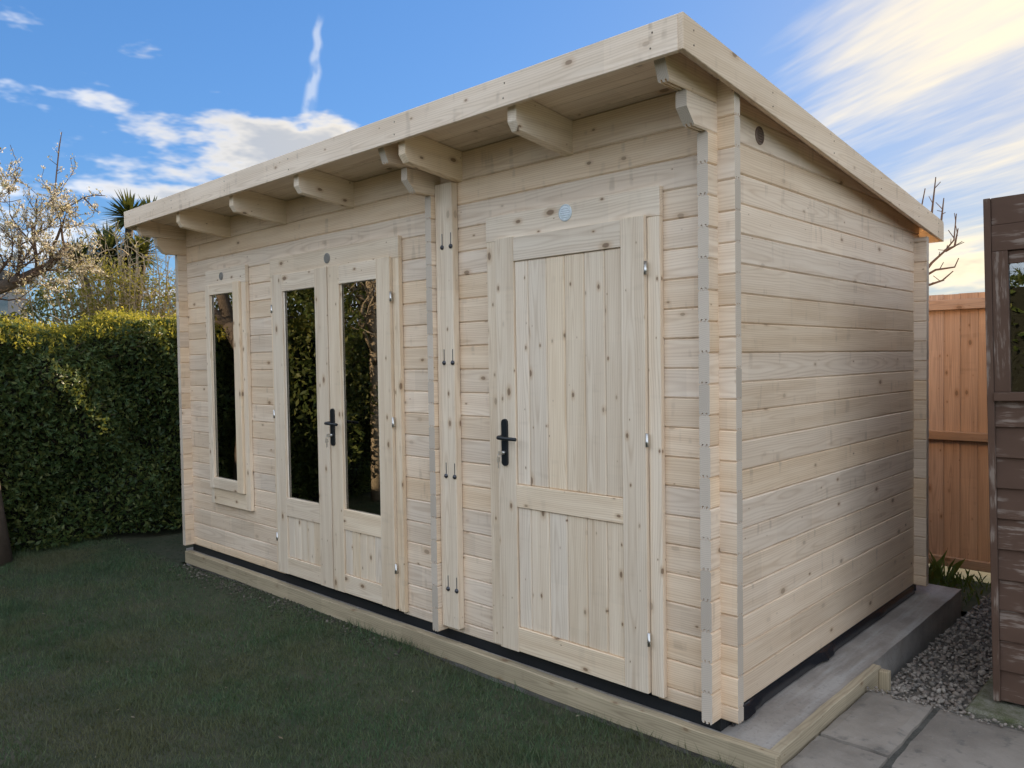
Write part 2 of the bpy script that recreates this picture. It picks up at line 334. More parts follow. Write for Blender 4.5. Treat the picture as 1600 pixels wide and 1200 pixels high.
# ------------------------------------------------------------------ object helpers
def add_obj(name, me, parent=None):
    o = bpy.data.objects.new(name, me); COL.objects.link(o)
    if parent is not None: o.parent = parent
    return o
def empty(name, loc=(0, 0, 0)):
    o = bpy.data.objects.new(name, None); COL.objects.link(o); o.location = loc; o.empty_display_size = .2; return o
def tag(o, label, cat, group=None):
    o['label'] = label; o['category'] = cat
    if group: o['group'] = group
    return o
AX = {'x': Matrix(((1, 0, 0), (0, 1, 0), (0, 0, 1))), 'y': Matrix(((0, -1, 0), (1, 0, 0), (0, 0, 1))), 'z': Matrix(((0, 0, -1), (0, 1, 0), (1, 0, 0)))}
def finish(bm, name, mats, parent, centre, axis, smooth=False):
    """bm holds world coordinates; stored in a local frame whose X runs along the piece"""
    R3 = AX[axis]; mw = Matrix.Translation(centre) @ R3.to_4x4()
    bm.transform(mw.inverted())
    bmesh.ops.recalc_face_normals(bm, faces=bm.faces)
    me = bpy.data.meshes.new(name); bm.to_mesh(me); bm.free()
    for mm in (mats if isinstance(mats, (list, tuple)) else [mats]): me.materials.append(mm)
    if smooth:
        for p in me.polygons: p.use_smooth = True
    o = add_obj(name, me, parent)
    if parent is not None and parent.type == 'MESH' or parent is not None:
        pm = world_of(parent); o.matrix_parent_inverse = Matrix.Identity(4); o.matrix_basis = pm.inverted() @ mw
    else: o.matrix_basis = mw
    return o
def world_of(o):
    m = o.matrix_basis.copy()
    while o.parent is not None:
        o = o.parent; m = o.matrix_basis @ m
    return m
def box_bm(x0, x1, y0, y1, z0, z1, bevel=.0):
    bm = bmesh.new()
    vs_ = [bm.verts.new((x, y, z)) for x in (x0, x1) for y in (y0, y1) for z in (z0, z1)]
    for f in ((0, 1, 3, 2), (4, 6, 7, 5), (0, 4, 5, 1), (2, 3, 7, 6), (0, 2, 6, 4), (1, 5, 7, 3)):
        bm.faces.new([vs_[i] for i in f])
    bmesh.ops.recalc_face_normals(bm, faces=bm.faces)
    if bevel: bmesh.ops.bevel(bm, geom=bm.edges[:], offset=bevel, segments=1, affect='EDGES', clamp_overlap=True)
    return bm
def box(name, x0, x1, y0, y1, z0, z1, mat, parent, axis='x', bevel=.0015, rot=None, pivot=None):
    bm = box_bm(x0, x1, y0, y1, z0, z1, bevel)
    c = Vector(((x0+x1)/2, (y0+y1)/2, (z0+z1)/2))
    return finish(bm, name, mat, parent, c, axis)
def poly_prism(name, pts, x0, x1, mat, parent, axis='y', bevel=.0):
    """pts: list of (y,z); extruded in x"""
    bm = bmesh.new()
    a = [bm.verts.new((x0, p[0], p[1])) for p in pts]; c = [bm.verts.new((x1, p[0], p[1])) for p in pts]
    bm.faces.new(a); bm.faces.new(c[::-1]); n = len(pts)
    for i in range(n): bm.faces.new((a[i], c[i], c[(i+1) % n], a[(i+1) % n]))
    bmesh.ops.recalc_face_normals(bm, faces=bm.faces)
    if bevel: bmesh.ops.bevel(bm, geom=bm.edges[:], offset=bevel, segments=1, affect='EDGES', clamp_overlap=True)
    ys = [p[0] for p in pts]; zs = [p[1] for p in pts]
    return finish(bm, name, mat, parent, Vector(((x0+x1)/2, (min(ys)+max(ys))/2, (min(zs)+max(zs))/2)), axis)
def tube(name, pts, rad, mat, parent=None, seg=8, cap=True, axis='x'):
    bm = bmesh.new(); tube_into(bm, pts, rad, seg, cap)
    c = sum((Vector(p) for p in pts), Vector())/len(pts)
    return finish(bm, name, mat, parent, c, axis, smooth=True)
def tube_into(bm, pts, rad, seg=8, cap=True):
    pts = [Vector(p) for p in pts]; rads = rad if isinstance(rad, (list, tuple)) else [rad]*len(pts)
    prev = None
    for i, p in enumerate(pts):
        d = (pts[min(i+1, len(pts)-1)]-pts[max(i-1, 0)])
        if d.length < 1e-9: d = Vector((0, 0, 1))
        d.normalize()
        a = d.orthogonal().normalized() if prev is None else (prev - d*prev.dot(d)).normalized()
        prev = a; b2 = d.cross(a)
        ring = [bm.verts.new(p+(a*math.cos(2*math.pi*k/seg)+b2*math.sin(2*math.pi*k/seg))*rads[i]) for k in range(seg)]
        if i:
            for k in range(seg): bm.faces.new((last[k], last[(k+1) % seg], ring[(k+1) % seg], ring[k]))
        elif cap: bm.faces.new(ring[::-1])
        last = ring
    if cap: bm.faces.new(last)
def np_mesh(name, verts, faces, mat, parent=None, nside=4):
    me = bpy.data.meshes.new(name)
    nv, nf = len(verts), len(faces)
    me.vertices.add(nv); me.vertices.foreach_set('co', np.asarray(verts, np.float32).ravel())
    me.loops.add(nf*nside); me.loops.foreach_set('vertex_index', np.asarray(faces, np.int32).ravel())
    me.polygons.add(nf); me.polygons.foreach_set('loop_start', np.arange(0, nf*nside, nside, dtype=np.int32))
    me.polygons.foreach_set('loop_total', np.full(nf, nside, np.int32))
    me.update(calc_edges=True); me.materials.append(mat)
    return add_obj(name, me, parent)
def structure(o): o['kind'] = 'structure'; return o
def stuff(o): o['kind'] = 'stuff'; return o

# ------------------------------------------------------------------ log cabin
C = .114; T = .0435; PR = .068; L = 4.36; LP = 1.514; DEP = 2.30; SL = .1116
zs = lambda y: 2.363 - SL*y
cabin = empty('log_cabin', (-2.2, 1.15, -.05))
tag(cabin, 'unpainted pine log cabin with sloping roof, glazed double doors and a boarded single door', 'cabin')

def log_profile(h, t=T, ch=.0056, tongue=True, groove=True):
    """cross-section (across, up), centred; double tongue on top, double groove below"""
    a = t/2; z0, z1 = -h/2, h/2; p = []
    p += [(-a, z0+ch), (-a+ch, z0)]
    for c in ((-.0085, .0085) if groove else ()):
        p += [(c-.0042, z0), (c-.0032, z0+.009), (c+.0032, z0+.009), (c+.0042, z0)]
    p += [(a-ch, z0), (a, z0+ch), (a, z1-ch), (a-ch, z1-.0008)]
    for c in ((.0085, -.0085) if tongue else ()):
        p += [(c+.0030, z1-.0008), (c+.0024, z1+.0055), (c-.0024, z1+.0055), (c-.0030, z1-.0008)]
    p += [(-a+ch, z1-.0008), (-a, z1-ch)]
    return p
def make_log(axis, a0, a1, face, inward, z0, z1, parent=cabin, cuts=(), tongue=True, jit=.0012, label=None):
    """axis 'x' or 'y': a0..a1 run along it; `face` is the outer coordinate, thickness goes `inward` (+1/-1)"""
    h = z1-z0; mid = face + inward*T/2 + random.uniform(-jit, jit)
    prof = log_profile(h, tongue=tongue)
    bm = bmesh.new(); n = len(prof)
    def V(a, q):
        return (a, mid+q[0], (z0+z1)/2+q[1]) if axis == 'x' else (mid-q[0], a, (z0+z1)/2+q[1])
    A = [bm.verts.new(V(a0, q)) for q in prof]; B = [bm.verts.new(V(a1, q)) for q in prof]
    f = bm.faces.new(A); f.material_index = 1; f = bm.faces.new(B[::-1]); f.material_index = 1
    for i in range(n): bm.faces.new((A[i], B[i], B[(i+1) % n], A[(i+1) % n]))
    bmesh.ops.recalc_face_normals(bm, faces=bm.faces)
    for co, no, mi in cuts:
        r = bmesh.ops.bisect_plane(bm, geom=bm.verts[:]+bm.edges[:]+bm.faces[:], plane_co=co, plane_no=no, clear_outer=True)
        ed = [e for e in r['geom_cut'] if isinstance(e, bmesh.types.BMEdge)]
        if ed:
            rr = bmesh.ops.edgenet_fill(bm, edges=ed)
            for ff in rr['faces']: ff.material_index = mi
    c = Vector(((a0+a1)/2, mid, (z0+z1)/2)) if axis == 'x' else Vector((mid, (a0+a1)/2, (z0+z1)/2))
    return finish(bm, 'log', [M['log'], M['end']], parent, c, axis)

# front wall: half log first
courses = [(0, .057)] + [(.057+C*k, .057+C*(k+1)) for k in range(19)]
XL = -L-T-.052
openings = [(-3.955, -3.490, .399, 1.995), (-3.075, -1.865, 0, 1.995), (-1.125, -.275, 0, 1.995)]
for z0, z1 in courses:
    top = z1 > 2.2
    cut = [o for o in openings if o[2] < (z0+z1)/2 < o[3]]
    edges = [XL] + [e for o in cut for e in (o[0], o[1])] + [PR]
    for i in range(0, len(edges), 2):
        make_log('x', edges[i], edges[i+1], 0.0, 1, z0, z1, tongue=not top)
make_log('x', XL, PR, 0.0, 1, 2.223, 2.362, tongue=False, cuts=[((0, 0, 2.3625), (0, SL, 1), 0)])
# walls that run front to back: left, partition and right
roofcut = ((0, 0, 2.3625), (0, SL, 1), 0)
for face, back in ((0.0, DEP+T+.06), (-LP, DEP), (-L, DEP+T+.06)):
    for k in range(21):
        z0, z1 = C*k, C*(k+1); y0 = -PR; cuts = []
        if z1 > zs(back): cuts.append(roofcut)
        if k == 19:
            y0 = -.213; cuts.append(((0, -.213, 2.222), (0, -1, -.95), 1))
        if k == 20:
            y0 = -.374; cuts.append(((0, -.324, 2.283), (0, -1, -.40), 1))
        make_log('y', y0, back, face, -1, z0, z1, cuts=cuts, tongue=(k < 18))
for z0, z1 in courses[:-2]:
    make_log('x', XL, PR, DEP, 1, z0, z1)
make_log('x', XL, PR, DEP, 1, courses[-2][0], courses[-2][0]+.03, tongue=False)

# bearers, floor and sheet under the walls
box('bearer', -L-T+.005, -.006, .006, .05, -.052, -.001, M['black'], cabin, 'x')
box('bearer', -.05, -.006, .05, DEP+.03, -.052, -.001, M['black'], cabin, 'y')
box('bearer', -L-T+.005, -L, .05, DEP+.03, -.052, -.001, M['black'], cabin, 'y')
box('bearer', -L-T+.005, -.006, DEP+.03, DEP+.07, -.052, -.001, M['black'], cabin, 'x')
box('floor', -L, -T, T+.002, DEP-.002, -.03, -.006, M['board'], cabin, 'x')
bm = bmesh.new(); prev = None
for i in range(60):
    y = .06+i*.038+random.uniform(-.012, .012)
    loose = max(0, math.sin(i*.31+.6))**3*(1 if i < 36 else .15)
    out_ = .004+loose*random.uniform(.012, .030); lift = loose*random.uniform(.0, .018)
    row = [bm.verts.new(p) for p in ((-.004, y, -.004), (.004+out_*.4, y, -.018+lift*.7), (out_+.006, y, -.0475+lift*.6))]
    if prev:
        for j in range(2): bm.faces.new((prev[j], prev[j+1], row[j+1], row[j]))
    prev = row
M['sheet'] = plain('black_polythene', (.018, .019, .022), .22, noise_amt=.3, spec=.6)
finish(bm, 'damp_proof_sheet', M['sheet'], cabin, Vector((.01, 1.1, -.03)), 'y', smooth=True)

# roof: rafters, boards, felt, fascias
for xr in (-.673, -1.355, -2.239, -2.951, -3.672):
    y1 = 2.47
    poly_prism('rafter', [(-.353, zs(-.353)-.001), (-.353, 2.290), (-.328, 2.219+SL*.328), (y1, 2.219-SL*y1), (y1, zs(y1)-.001)], xr-.047, xr, M['board'], cabin, 'y', .0022)
ang = math.atan(SL)
XR = .0775; XLF = -4.46; YF = -.372
yb0 = YF; nb = 26; wd = (2.51-YF)/nb
for i in range(nb):
    ya, yb_ = YF+i*wd+.0006, YF+(i+1)*wd-.0006
    pts = [(ya, zs(ya)+.003), (ya+.003, zs(ya)), (yb_-.003, zs(yb_)), (yb_, zs(yb_)+.003), (yb_, zs(yb_)+.018), (ya, zs(ya)+.018)]
    bm = bmesh.new(); a = [bm.verts.new((XLF, p[0], p[1])) for p in pts]; c = [bm.verts.new((XR-.0005, p[0], p[1])) for p in pts]
    bm.faces.new(a); bm.faces.new(c[::-1])
    for j in range(6): bm.faces.new((a[j], c[j], c[(j+1) % 6], a[(j+1) % 6]))
    finish(bm, 'roof_board', M['log'], cabin, Vector(((XLF+XR)/2, (ya+yb_)/2, zs(ya))), 'x')
poly_prism('roof_felt', [(YF, zs(YF)+.019), (2.51, zs(2.51)+.019), (2.51, zs(2.51)+.026), (YF, zs(YF)+.026)], XLF, XR-.001, M['felt'], cabin, 'y')
ZT, FH = 2.4567, .1172
box('fascia_board', XLF-.0205, XR-.0005, -.3945, YF-.0005, ZT-FH, ZT, M['fascia'], cabin, 'x', .002)
fz = lambda y: ZT-SL*(y+.395)
for xa, xb in ((XR, XR+.02), (XLF-.0205, XLF-.0005)):
    y0 = -.395 if xa > 0 else YF
    poly_prism('fascia_board', [(y0, fz(y0)), (y0, fz(y0)-FH), (2.53, fz(2.53)-FH), (2.53, fz(2.53)-.012), (2.518, fz(2.518))], xa, xb, M['fascia'], cabin, 'y', .002)
box('fascia_board', XLF, XR-.0005, 2.512, 2.529, fz(2.53)-FH, fz(2.53)-.004, M['fascia'], cabin, 'x', .002)

def screw(p, axis_, par):
    q = Vector(p); d = Vector((0, -.0012, 0)) if axis_ == 'y' else Vector((.0012, 0, 0))
    tube('screw', [q-d, q+d], .0032, M['dull'], par, 8)
for xs_ in (-.022, -.697, -1.379, -2.263, -2.975, -3.696, -4.38):
    for dz_ in (.032, .083): screw((xs_+random.uniform(-.006, .006), -.3945, ZT-dz_+random.uniform(-.004, .004)), 'y', cabin)
for ys_ in (-.33, .25, .85, 1.45, 2.05, 2.42):
    for dz_ in (.032, .083): screw((XR+.02, ys_, fz(ys_)-dz_+random.uniform(-.004, .004)), 'x', cabin)

# storm-brace post beside the partition, with slotted bolts
post = box('brace_post', -1.512, -1.391, -.0435, -.0008, .030, 2.2185, M['board'], cabin, 'z', .004)
for zc in (1.912, 1.348, .790, .228):
    for xc in (-1.461, -1.399):
        o_ = box('slot_shade_strip', xc-.0022, xc+.0022, -.0452, -.0430, zc, zc+.062, M['darksteel'], post, 'z', .0005)  # dark strip laid on the face in place of the shaded slot
        tube('bolt', [(xc, -.0425, zc-.004), (xc, -.0475, zc-.004), (xc, -.0476, zc-.004), (xc, -.053, zc-.004)], [.0115, .0115, .0065, .0065], M['darksteel'], post, 10)

# ---- joinery
YT, YL = -.027, -.045
def stile(n, x0, x1, z0, z1, par, y0=YL, y1=-.006): return box(n, x0, x1, y0, y1, z0, z1, M['board'], par, 'z', .0018)
def rail(n, x0, x1, z0, z1, par, y0=YL+.001, y1=-.006): return box(n, x0, x1, y0, y1, z0, z1, M['board'], par, 'x', .0018)
def ring(name, x0, x1, z0, z1, w, y0, y1, mat):
    bm = bmesh.new()
    for (a, b_, c, d) in ((x0, x0+w, z0, z1), (x1-w, x1, z0, z1), (x0+w, x1-w, z0, z0+w), (x0+w, x1-w, z1-w, z1)):
        vs_ = [bm.verts.new((x, y, z)) for x in (a, b_) for y in (y0, y1) for z in (c, d)]
        for f in ((0, 1, 3, 2), (4, 6, 7, 5), (0, 4, 5, 1), (2, 3, 7, 6), (0, 2, 6, 4), (1, 5, 7, 3)): bm.faces.new([vs_[i] for i in f])
    return finish(bm, name, mat, cabin, Vector(((x0+x1)/2, (y0+y1)/2, (z0+z1)/2)), 'z')
def trims(par, x0, x1, zb, wl, wr, sill=False):
    box('frame_board', x0, x0+wl, YT, -.0012, zb, 1.899, M['board'], par, 'z', .0018)
    box('frame_board', x1-wr, x1, YT, -.0012, zb, 1.899, M['board'], par, 'z', .0018)
    h = box('header_board', x0-.003, x1+.001, YT-.0008, -.0012, 1.8995, 2.014, M['board'], par, 'x', .0018)
    if sill: box('sill_board', x0+wl+.0005, x1-wr-.0005, YT, -.0012, zb, zb+.116, M['board'], par, 'x', .0018)
    return h
def hinge(par, x, z, yv=-.043):
    h = tube('hinge', [(x, yv, z-.026), (x, yv, z-.0005), (x, yv, z+.0005), (x, yv, z+.026)], [.0075, .0075, .0066, .0075], M['steel'], par, 10, axis='z')
    return h
def handle(par, xc, zc, yv):
    """long black back-plate with lever, cylinder and keys"""
    bm = bmesh.new(); n = 10; ringp = []
    for s0, sz in ((1, 1), (-1, -1)):
        for k in range(n+1):
            a = math.pi*k/n if s0 > 0 else math.pi+math.pi*k/n
            ringp.append((xc+.0195*math.cos(a)*1.0, zc+sz*.092+.0165*math.sin(a)))
    A = [bm.verts.new((p[0], yv+.0015, p[1])) for p in ringp]; B = [bm.verts.new((xc+(p[0]-xc)*.9, yv-.009, zc+(p[1]-zc)*.985)) for p in ringp]
    k = len(ringp); bm.faces.new(A); bm.faces.new(B[::-1])
    for i in range(k): bm.faces.new((A[i], B[i], B[(i+1) % k], A[(i+1) % k]))
    finish(bm, 'handle_plate', M['handle'], par, Vector((xc, yv, zc)), 'z')
    zl = zc+.026
    tube('lever', [(xc, yv-.008, zl), (xc, yv-.046, zl), (xc+.006, yv-.054, zl), (xc+.03, yv-.056, zl-.001), (xc+.112, yv-.052, zl-.003)], [.010, .0095, .0095, .0088, .0078], M['handle'], par, 10)
    tube('lever', [(xc, .012, zl), (xc, .052, zl), (xc+.008, .058, zl), (xc+.112, .056, zl-.003)], [.010, .009, .0088, .0078], M['handle'], par, 10)
    tube('lock_cylinder', [(xc, yv-.008, zc-.046), (xc, yv-.020, zc-.046)], .0085, M['steel'], par, 10)
    box('key', xc-.0012, xc+.0012, yv-.046, yv-.0195, zc-.055, zc-.037, M['steel'], par, 'y', .0004)
    pts = [(xc+.001, yv-.042+.011*math.sin(a), zc-.056+.011*math.cos(a)) for a in [i*2*math.pi/12 for i in range(13)]]
    tube('key_ring', pts, .0010, M['steel'], par, 5)
    box('key', xc-.006, xc-.004, yv-.052, yv-.032, zc-.087, zc-.066, M['steel'], par, 'z', .0004)
    box('key', xc-.006, xc-.004, yv-.046, yv-.039, zc-.115, zc-.086, M['steel'], par, 'z', .0004)

# single boarded door
d1 = box('door', -1.098, -.296, -.024, -.004, .030, 1.905, M['board'], cabin, 'z', .0)
d1['label'] = 'boarded single door of pale pine with a black handle'
hd = trims(d1, -1.172, -.232, .020, .074, .057)
stile('stile', -1.100, -.989, .022, 1.907, d1); stile('stile', -.404, -.292, .026, 1.907, d1)
rail('rail', -.9885, -.4045, 1.796, 1.903, d1); rail('rail', -.9885, -.4045, .687, .789, d1); rail('rail', -.9885, -.4045, .026, .135, d1)
bx = [-.9885, -.910, -.803, -.701, -.595, -.491, -.4045]
for za, zb in ((.7895, 1.7955), (.1355, .6865)):
    for i in range(6): box('panel_board', bx[i]+.0006, bx[i+1]-.0006, -.036, -.0245, za, zb, M['board'], d1, 'z', .0050)
for z in (1.703, 1.032, .245): hinge(d1, -.2865, z)
handle(d1, -1.052, .977, YL)
# glazed pair
for xs, hx, side_ in (((-3.073, -2.958, -2.592, -2.4645), -3.0805, 0), ((-2.4545, -2.347, -1.998, -1.881), -1.8735, 1)):
    x0, xa, xb, x1 = xs
    d2 = ring('door', x0+.004, x1-.004, .034, 1.903, .06, -.022, -.002, M['board'])
    d2['label'] = 'left leaf of the glazed double doors' if side_ == 0 else 'right leaf of the glazed double doors with black handle'
    stile('stile', x0, xa, .030, 1.907, d2); stile('stile', xb, x1, .030, 1.907, d2)
    xa += .0005; xb -= .0005
    rail('rail', xa, xb, 1.799, 1.903, d2); rail('rail', xa, xb, .398, .513, d2); rail('rail', xa, xb, .032, .138, d2)
    nbd = 5; bxs = np.linspace(xa, xb, nbd+1)
    for i in range(nbd): box('panel_board', bxs[i]+.0005, bxs[i+1]-.0005, -.036, -.0235, .1385, .3975, M['board'], d2, 'z', .0045)
    box('pane', xa+.0004, xb-.0004, -.026, -.022, .5135, 1.7985, M['glass'], d2, 'z', 0)
    for (a, b_, c, d) in ((xa, xa+.012, .5135, 1.7985), (xb-.012, xb, .5135, 1.7985)):
        box('glazing_bead', a+.0003, b_-.0003, -.034, -.0265, c, d, M['board'], d2, 'z', .003)
    for z in (1.697, 1.033, .252): hinge(d2, hx, z)
    if side_ == 1:
        trims(d2, -3.119, -1.826, .022, .040, .052)
        handle(d2, -2.427, .981, YL)
        box('meeting_strip', -2.4700, -2.4490, YL-.009, YL-.0005, .034, 1.901, M['board'], d2, 'z', .003) if False else None
# tall window
wn = ring('window', -3.952, -3.493, .402, 1.992, .045, -.004, .040, M['board'])
wn['label'] = 'tall narrow window in a pine frame'
trims(wn, -4.005, -3.440, .364, .045, .060, sill=True)
x0, xa, xb, x1 = -3.984, -3.926, -3.586, -3.503
stile('sash_stile', x0, xa, .476, 1.908, wn); stile('sash_stile', xb, x1, .476, 1.908, wn)
rail('sash_rail', xa+.0005, xb-.0005, 1.839, 1.905, wn); rail('sash_rail', xa+.0005, xb-.0005, .478, .552, wn)
box('pane', xa+.001, xb-.001, -.026, -.022, .5525, 1.8385, M['glass'], wn, 'z', 0)
for (a, b_) in ((xa+.0005, xa+.012), (xb-.012, xb-.0005)): box('glazing_bead', a, b_, -.034, -.0265, .5525, 1.8385, M['board'], wn, 'z', .003)
# round vents
def vent(x, z, mat, r=.029, dish=False):
    bm = bmesh.new()
    y0 = YT-.001
    prof = [(r, 0), (r, -.003), (r*.86, -.006), (r*.8, -.004), (r*.45, -.005), (.002, -.0055)]
    n = 24; rings_ = []
    for rr_, dy_ in prof:
        rings_.append([bm.verts.new((x+rr_*math.cos(2*math.pi*k/n), y0+dy_, z+rr_*math.sin(2*math.pi*k/n))) for k in range(n)])
    for i in range(len(prof)-1):
        for k in range(n): bm.faces.new((rings_[i][k], rings_[i][(k+1) % n], rings_[i+1][(k+1) % n], rings_[i+1][k]))
    bm.faces.new(rings_[-1])
    v = finish(bm, 'vent', mat, cabin, Vector((x, y0, z)), 'z')
    for j in range(-2, 3):
        w_ = math.sqrt(max(0, (r*.72)**2-(j*.009)**2))
        box('vent_slat', x-w_, x+w_, y0-.0075, y0-.0045, z+j*.009-.0022, z+j*.009+.0022, mat, v, 'x', .0006)
    return v
vent(-3.768, 1.962, M['greyvent'], .027); vent(-2.477, 1.958, M['greyvent'], .030); vent(-.695, 1.973, M['clearvent'], .036)
# vent high on the side wall
bm = bmesh.new(); n = 24; yc, zc = .337, 2.226; rings_ = []
for rr_, dx_ in ((.036, -.001), (.036, .004), (.031, .006), (.029, .0015), (.002, .001)):
    rings_.append([bm.verts.new((dx_, yc+rr_*math.cos(2*math.pi*k/n), zc+rr_*math.sin(2*math.pi*k/n))) for k in range(n)])
for i in range(4):
    for k in range(n): bm.faces.new((rings_[i][k], rings_[i][(k+1) % n], rings_[i+1][(k+1) % n], rings_[i+1][k]))
bm.faces.new(rings_[-1])
sv = finish(bm, 'vent', M['brownvent'], cabin, Vector((0, yc, zc)), 'y')
for j in range(-2, 3):
    w_ = math.sqrt(.028**2-(j*.010)**2)
    box('vent_slat', .002, .0055, yc-w_, yc+w_, zc+j*.010-.002, zc+j*.010+.002, M['brownvent'], sv, 'y', .0006)

# ------------------------------------------------------------------ base, paving, gravel, lawn
base = empty('concrete_base', (-2.1, 1.2, -.15))
tag(base, 'grey poured concrete base with timber edging boards under the log cabin', 'foundation')
bm = bmesh.new()
nx, ny = 60, 44; X0, X1, Y0, Y1 = -4.50, .188, -.0035, 2.56
grid = [[bm.verts.new((X0+(X1-X0)*i/nx, Y0+(Y1-Y0)*j/ny, -.0525+.0025*math.sin(i*.7+j*.4)*math.sin(j*.9)+random.uniform(-.0008, .0008))) for j in range(ny+1)] for i in range(nx+1)]
for i in range(nx):
    for j in range(ny): bm.faces.new((grid[i][j], grid[i+1][j], grid[i+1][j+1], grid[i][j+1]))
bd = [grid[i][0] for i in range(nx+1)]+[grid[nx][j] for j in range(1, ny+1)]+[grid[i][ny] for i in range(nx-1, -1, -1)]+[grid[0][j] for j in range(ny-1, 0, -1)]
low = [bm.verts.new((v.co.x, v.co.y, -.26)) for v in bd]
for i in range(len(bd)): bm.faces.new((bd[i], low[i], low[(i+1) % len(bd)], bd[(i+1) % len(bd)]))
slab_o = finish(bm, 'slab', M['concrete'], base, Vector((-2.1, 1.2, -.1)), 'x')
def rough_board(name, x0, x1, y0, y1, z0, z1, axis, seg=40):
    bm = box_bm(x0, x1, y0, y1, z0, z1)
    es = [e for e in bm.edges if abs((e.verts[0].co-e.verts[1].co)['xyz'.index(axis)]) > .3]
    bmesh.ops.subdivide_edges(bm, edges=es, cuts=seg, use_grid_fill=True)
    for v in bm.verts:
        q = v.co['xyz'.index(axis)]
        v.co.z += .0030*math.sin(q*3.1)+.0016*math.sin(q*17)+random.uniform(-.0012, .0012)
    bmesh.ops.bevel(bm, geom=[e for e in bm.edges if len(e.link_faces) == 2 and e.calc_face_angle(0) > .8], offset=.003, segments=1, affect='EDGES', clamp_overlap=True)
    return finish(bm, name, M['rough'], base, Vector(((x0+x1)/2, (y0+y1)/2, (z0+z1)/2)), axis)
rough_board('edging_board', -4.425, .234, -.046, -.004, -.139, -.0495, 'x')
rough_board('edging_board', .189, .226, -.0035, 1.05, -.165, -.0490, 'y', 20)
box('edging_peg', .2265, .268, 1.012, 1.050, -.26, -.062, M['rough'], base, 'z', .003)

def sheet(name, x0, x1, y0, y1, z, mat, nx=1, ny=1, fn=None):
    bm = bmesh.new()
    g = [[bm.verts.new((x0+(x1-x0)*i/nx, y0+(y1-y0)*j/ny, z+(fn(x0+(x1-x0)*i/nx, y0+(y1-y0)*j/ny) if fn else 0))) for j in range(ny+1)] for i in range(nx+1)]
    for i in range(nx):
        for j in range(ny): bm.faces.new((g[i][j], g[i+1][j], g[i+1][j+1], g[i][j+1]))
    return finish(bm, name, mat, None, Vector((0, 0, 0)), 'x')
structure(sheet('ground', -600, 600, -600, 600, -.26, M['field']))
lawn_z = lambda x, y: .010*math.sin(x*1.7+y)+.008*math.sin(y*2.9-x*.6)-.004*math.exp(-((y+.05)/.12)**2)
LAWN = -.148
structure(sheet('lawn', -9.5, .226, -9, -.0455, LAWN, M['soil'], 90, 80, lawn_z))
structure(sheet('side_bed', -9.5, -4.501, -.0455, 5, LAWN, M['soil'], 40, 30, lambda x, y: lawn_z(x, y)*.8))
grav_z = lambda x, y: -.155-.035*max(0, y-1.2)/2.2
structure(sheet('gravel_bed', .2265, 3.6, .868, 3.9, 0, M['gravelbed'], 30, 30, lambda x, y: grav_z(x, y)))
structure(sheet('mortar_bed', .2275, 3.6, -5, .90, -.112, M['mortar'], 1, 1))
patio = structure(add_obj('patio', bpy.data.meshes.new('patio')))
patio.data = bpy.data.objects['mortar_bed'].data; bpy.data.objects.remove(bpy.data.objects['mortar_bed'])
def slab(x0, x1, y0, y1, tilt=0.0):
    bm = box_bm(x0, x1, y0, y1, -.150, -.096+random.uniform(-.003, .003))
    es = [e for e in bm.edges if abs(e.verts[0].co.z-e.verts[1].co.z) < .01]
    bmesh.ops.subdivide_edges(bm, edges=es, cuts=7, use_grid_fill=True)
    for v in bm.verts:
        ed = min(abs(v.co.x-x0), abs(v.co.x-x1), abs(v.co.y-y0), abs(v.co.y-y1))
        if ed < 1e-4:
            v.co.x += random.uniform(-.003, .003); v.co.y += random.uniform(-.003, .003)
            if v.co.z > -.12: v.co.z -= .004+random.uniform(0, .003)
        elif v.co.z > -.12: v.co.z += random.uniform(-.0012, .0012)
        v.co.z += tilt*(v.co.x-x0)
    return finish(bm, 'paving_slab', M['slab'], patio, Vector(((x0+x1)/2, (y0+y1)/2, -.11)), 'x')
slab(.236, .489, .335, .872); slab(.236, .487, -.285, .312)
slab(.513, 1.12, .268, .868, .004); slab(.507, 1.11, -.355, .240)
for i in range(3):
    for j in range(4): slab(.236+.62*i, .236+.62*i+.60, -.90-.62*j+.0, -.31-.62*j-.0) if not (i == 0 and j == 9) else None
slab(1.142, 1.74, .268, .868); slab(1.132, 1.73, -.29, .240)

def rand_rot(n):
    q = rng.normal(size=(n, 4)); q /= np.linalg.norm(q, axis=1)[:, None]
    w, x, y, z = q.T
    return np.stack([np.stack([1-2*(y*y+z*z), 2*(x*y-z*w), 2*(x*z+y*w)], 1), np.stack([2*(x*y+z*w), 1-2*(x*x+z*z), 2*(y*z-x*w)], 1), np.stack([2*(x*z-y*w), 2*(y*z+x*w), 1-2*(x*x+y*y)], 1)], 1)
ico = bmesh.new(); bmesh.ops.create_icosphere(ico, subdivisions=1, radius=1.0)
ICO_V = np.array([v.co[:] for v in ico.verts]); ICO_F = np.array([[v.index for v in f.verts] for f in ico.faces]); ico.free()
def stones(name, pts, sizes, mat):
    n = len(pts); R_ = rand_rot(n)
    sc = np.stack([sizes*rng.uniform(.8, 1.5, n), sizes*rng.uniform(.6, 1.1, n), sizes*rng.uniform(.35, .75, n)], 1)
    v = ICO_V[None]*rng.uniform(.8, 1.15, (n, len(ICO_V), 1))*sc[:, None, :]
    tilt = np.einsum('nij,nkj->nki', R_, v); tilt[:, :, 2] *= .75
    v = tilt+pts[:, None, :]
    f = ICO_F[None]+(np.arange(n)*len(ICO_V))[:, None, None]
    return stuff(np_mesh(name, v.reshape(-1, 3), f.reshape(-1, 3), mat, None, 3))
n = 5200
px = rng.uniform(.232, 1.1, n); py = .83+2.75*rng.uniform(0, 1, n)**1.15
keep = ~((px > .60) & (py > 1.02))
px, py = px[keep], py[keep]
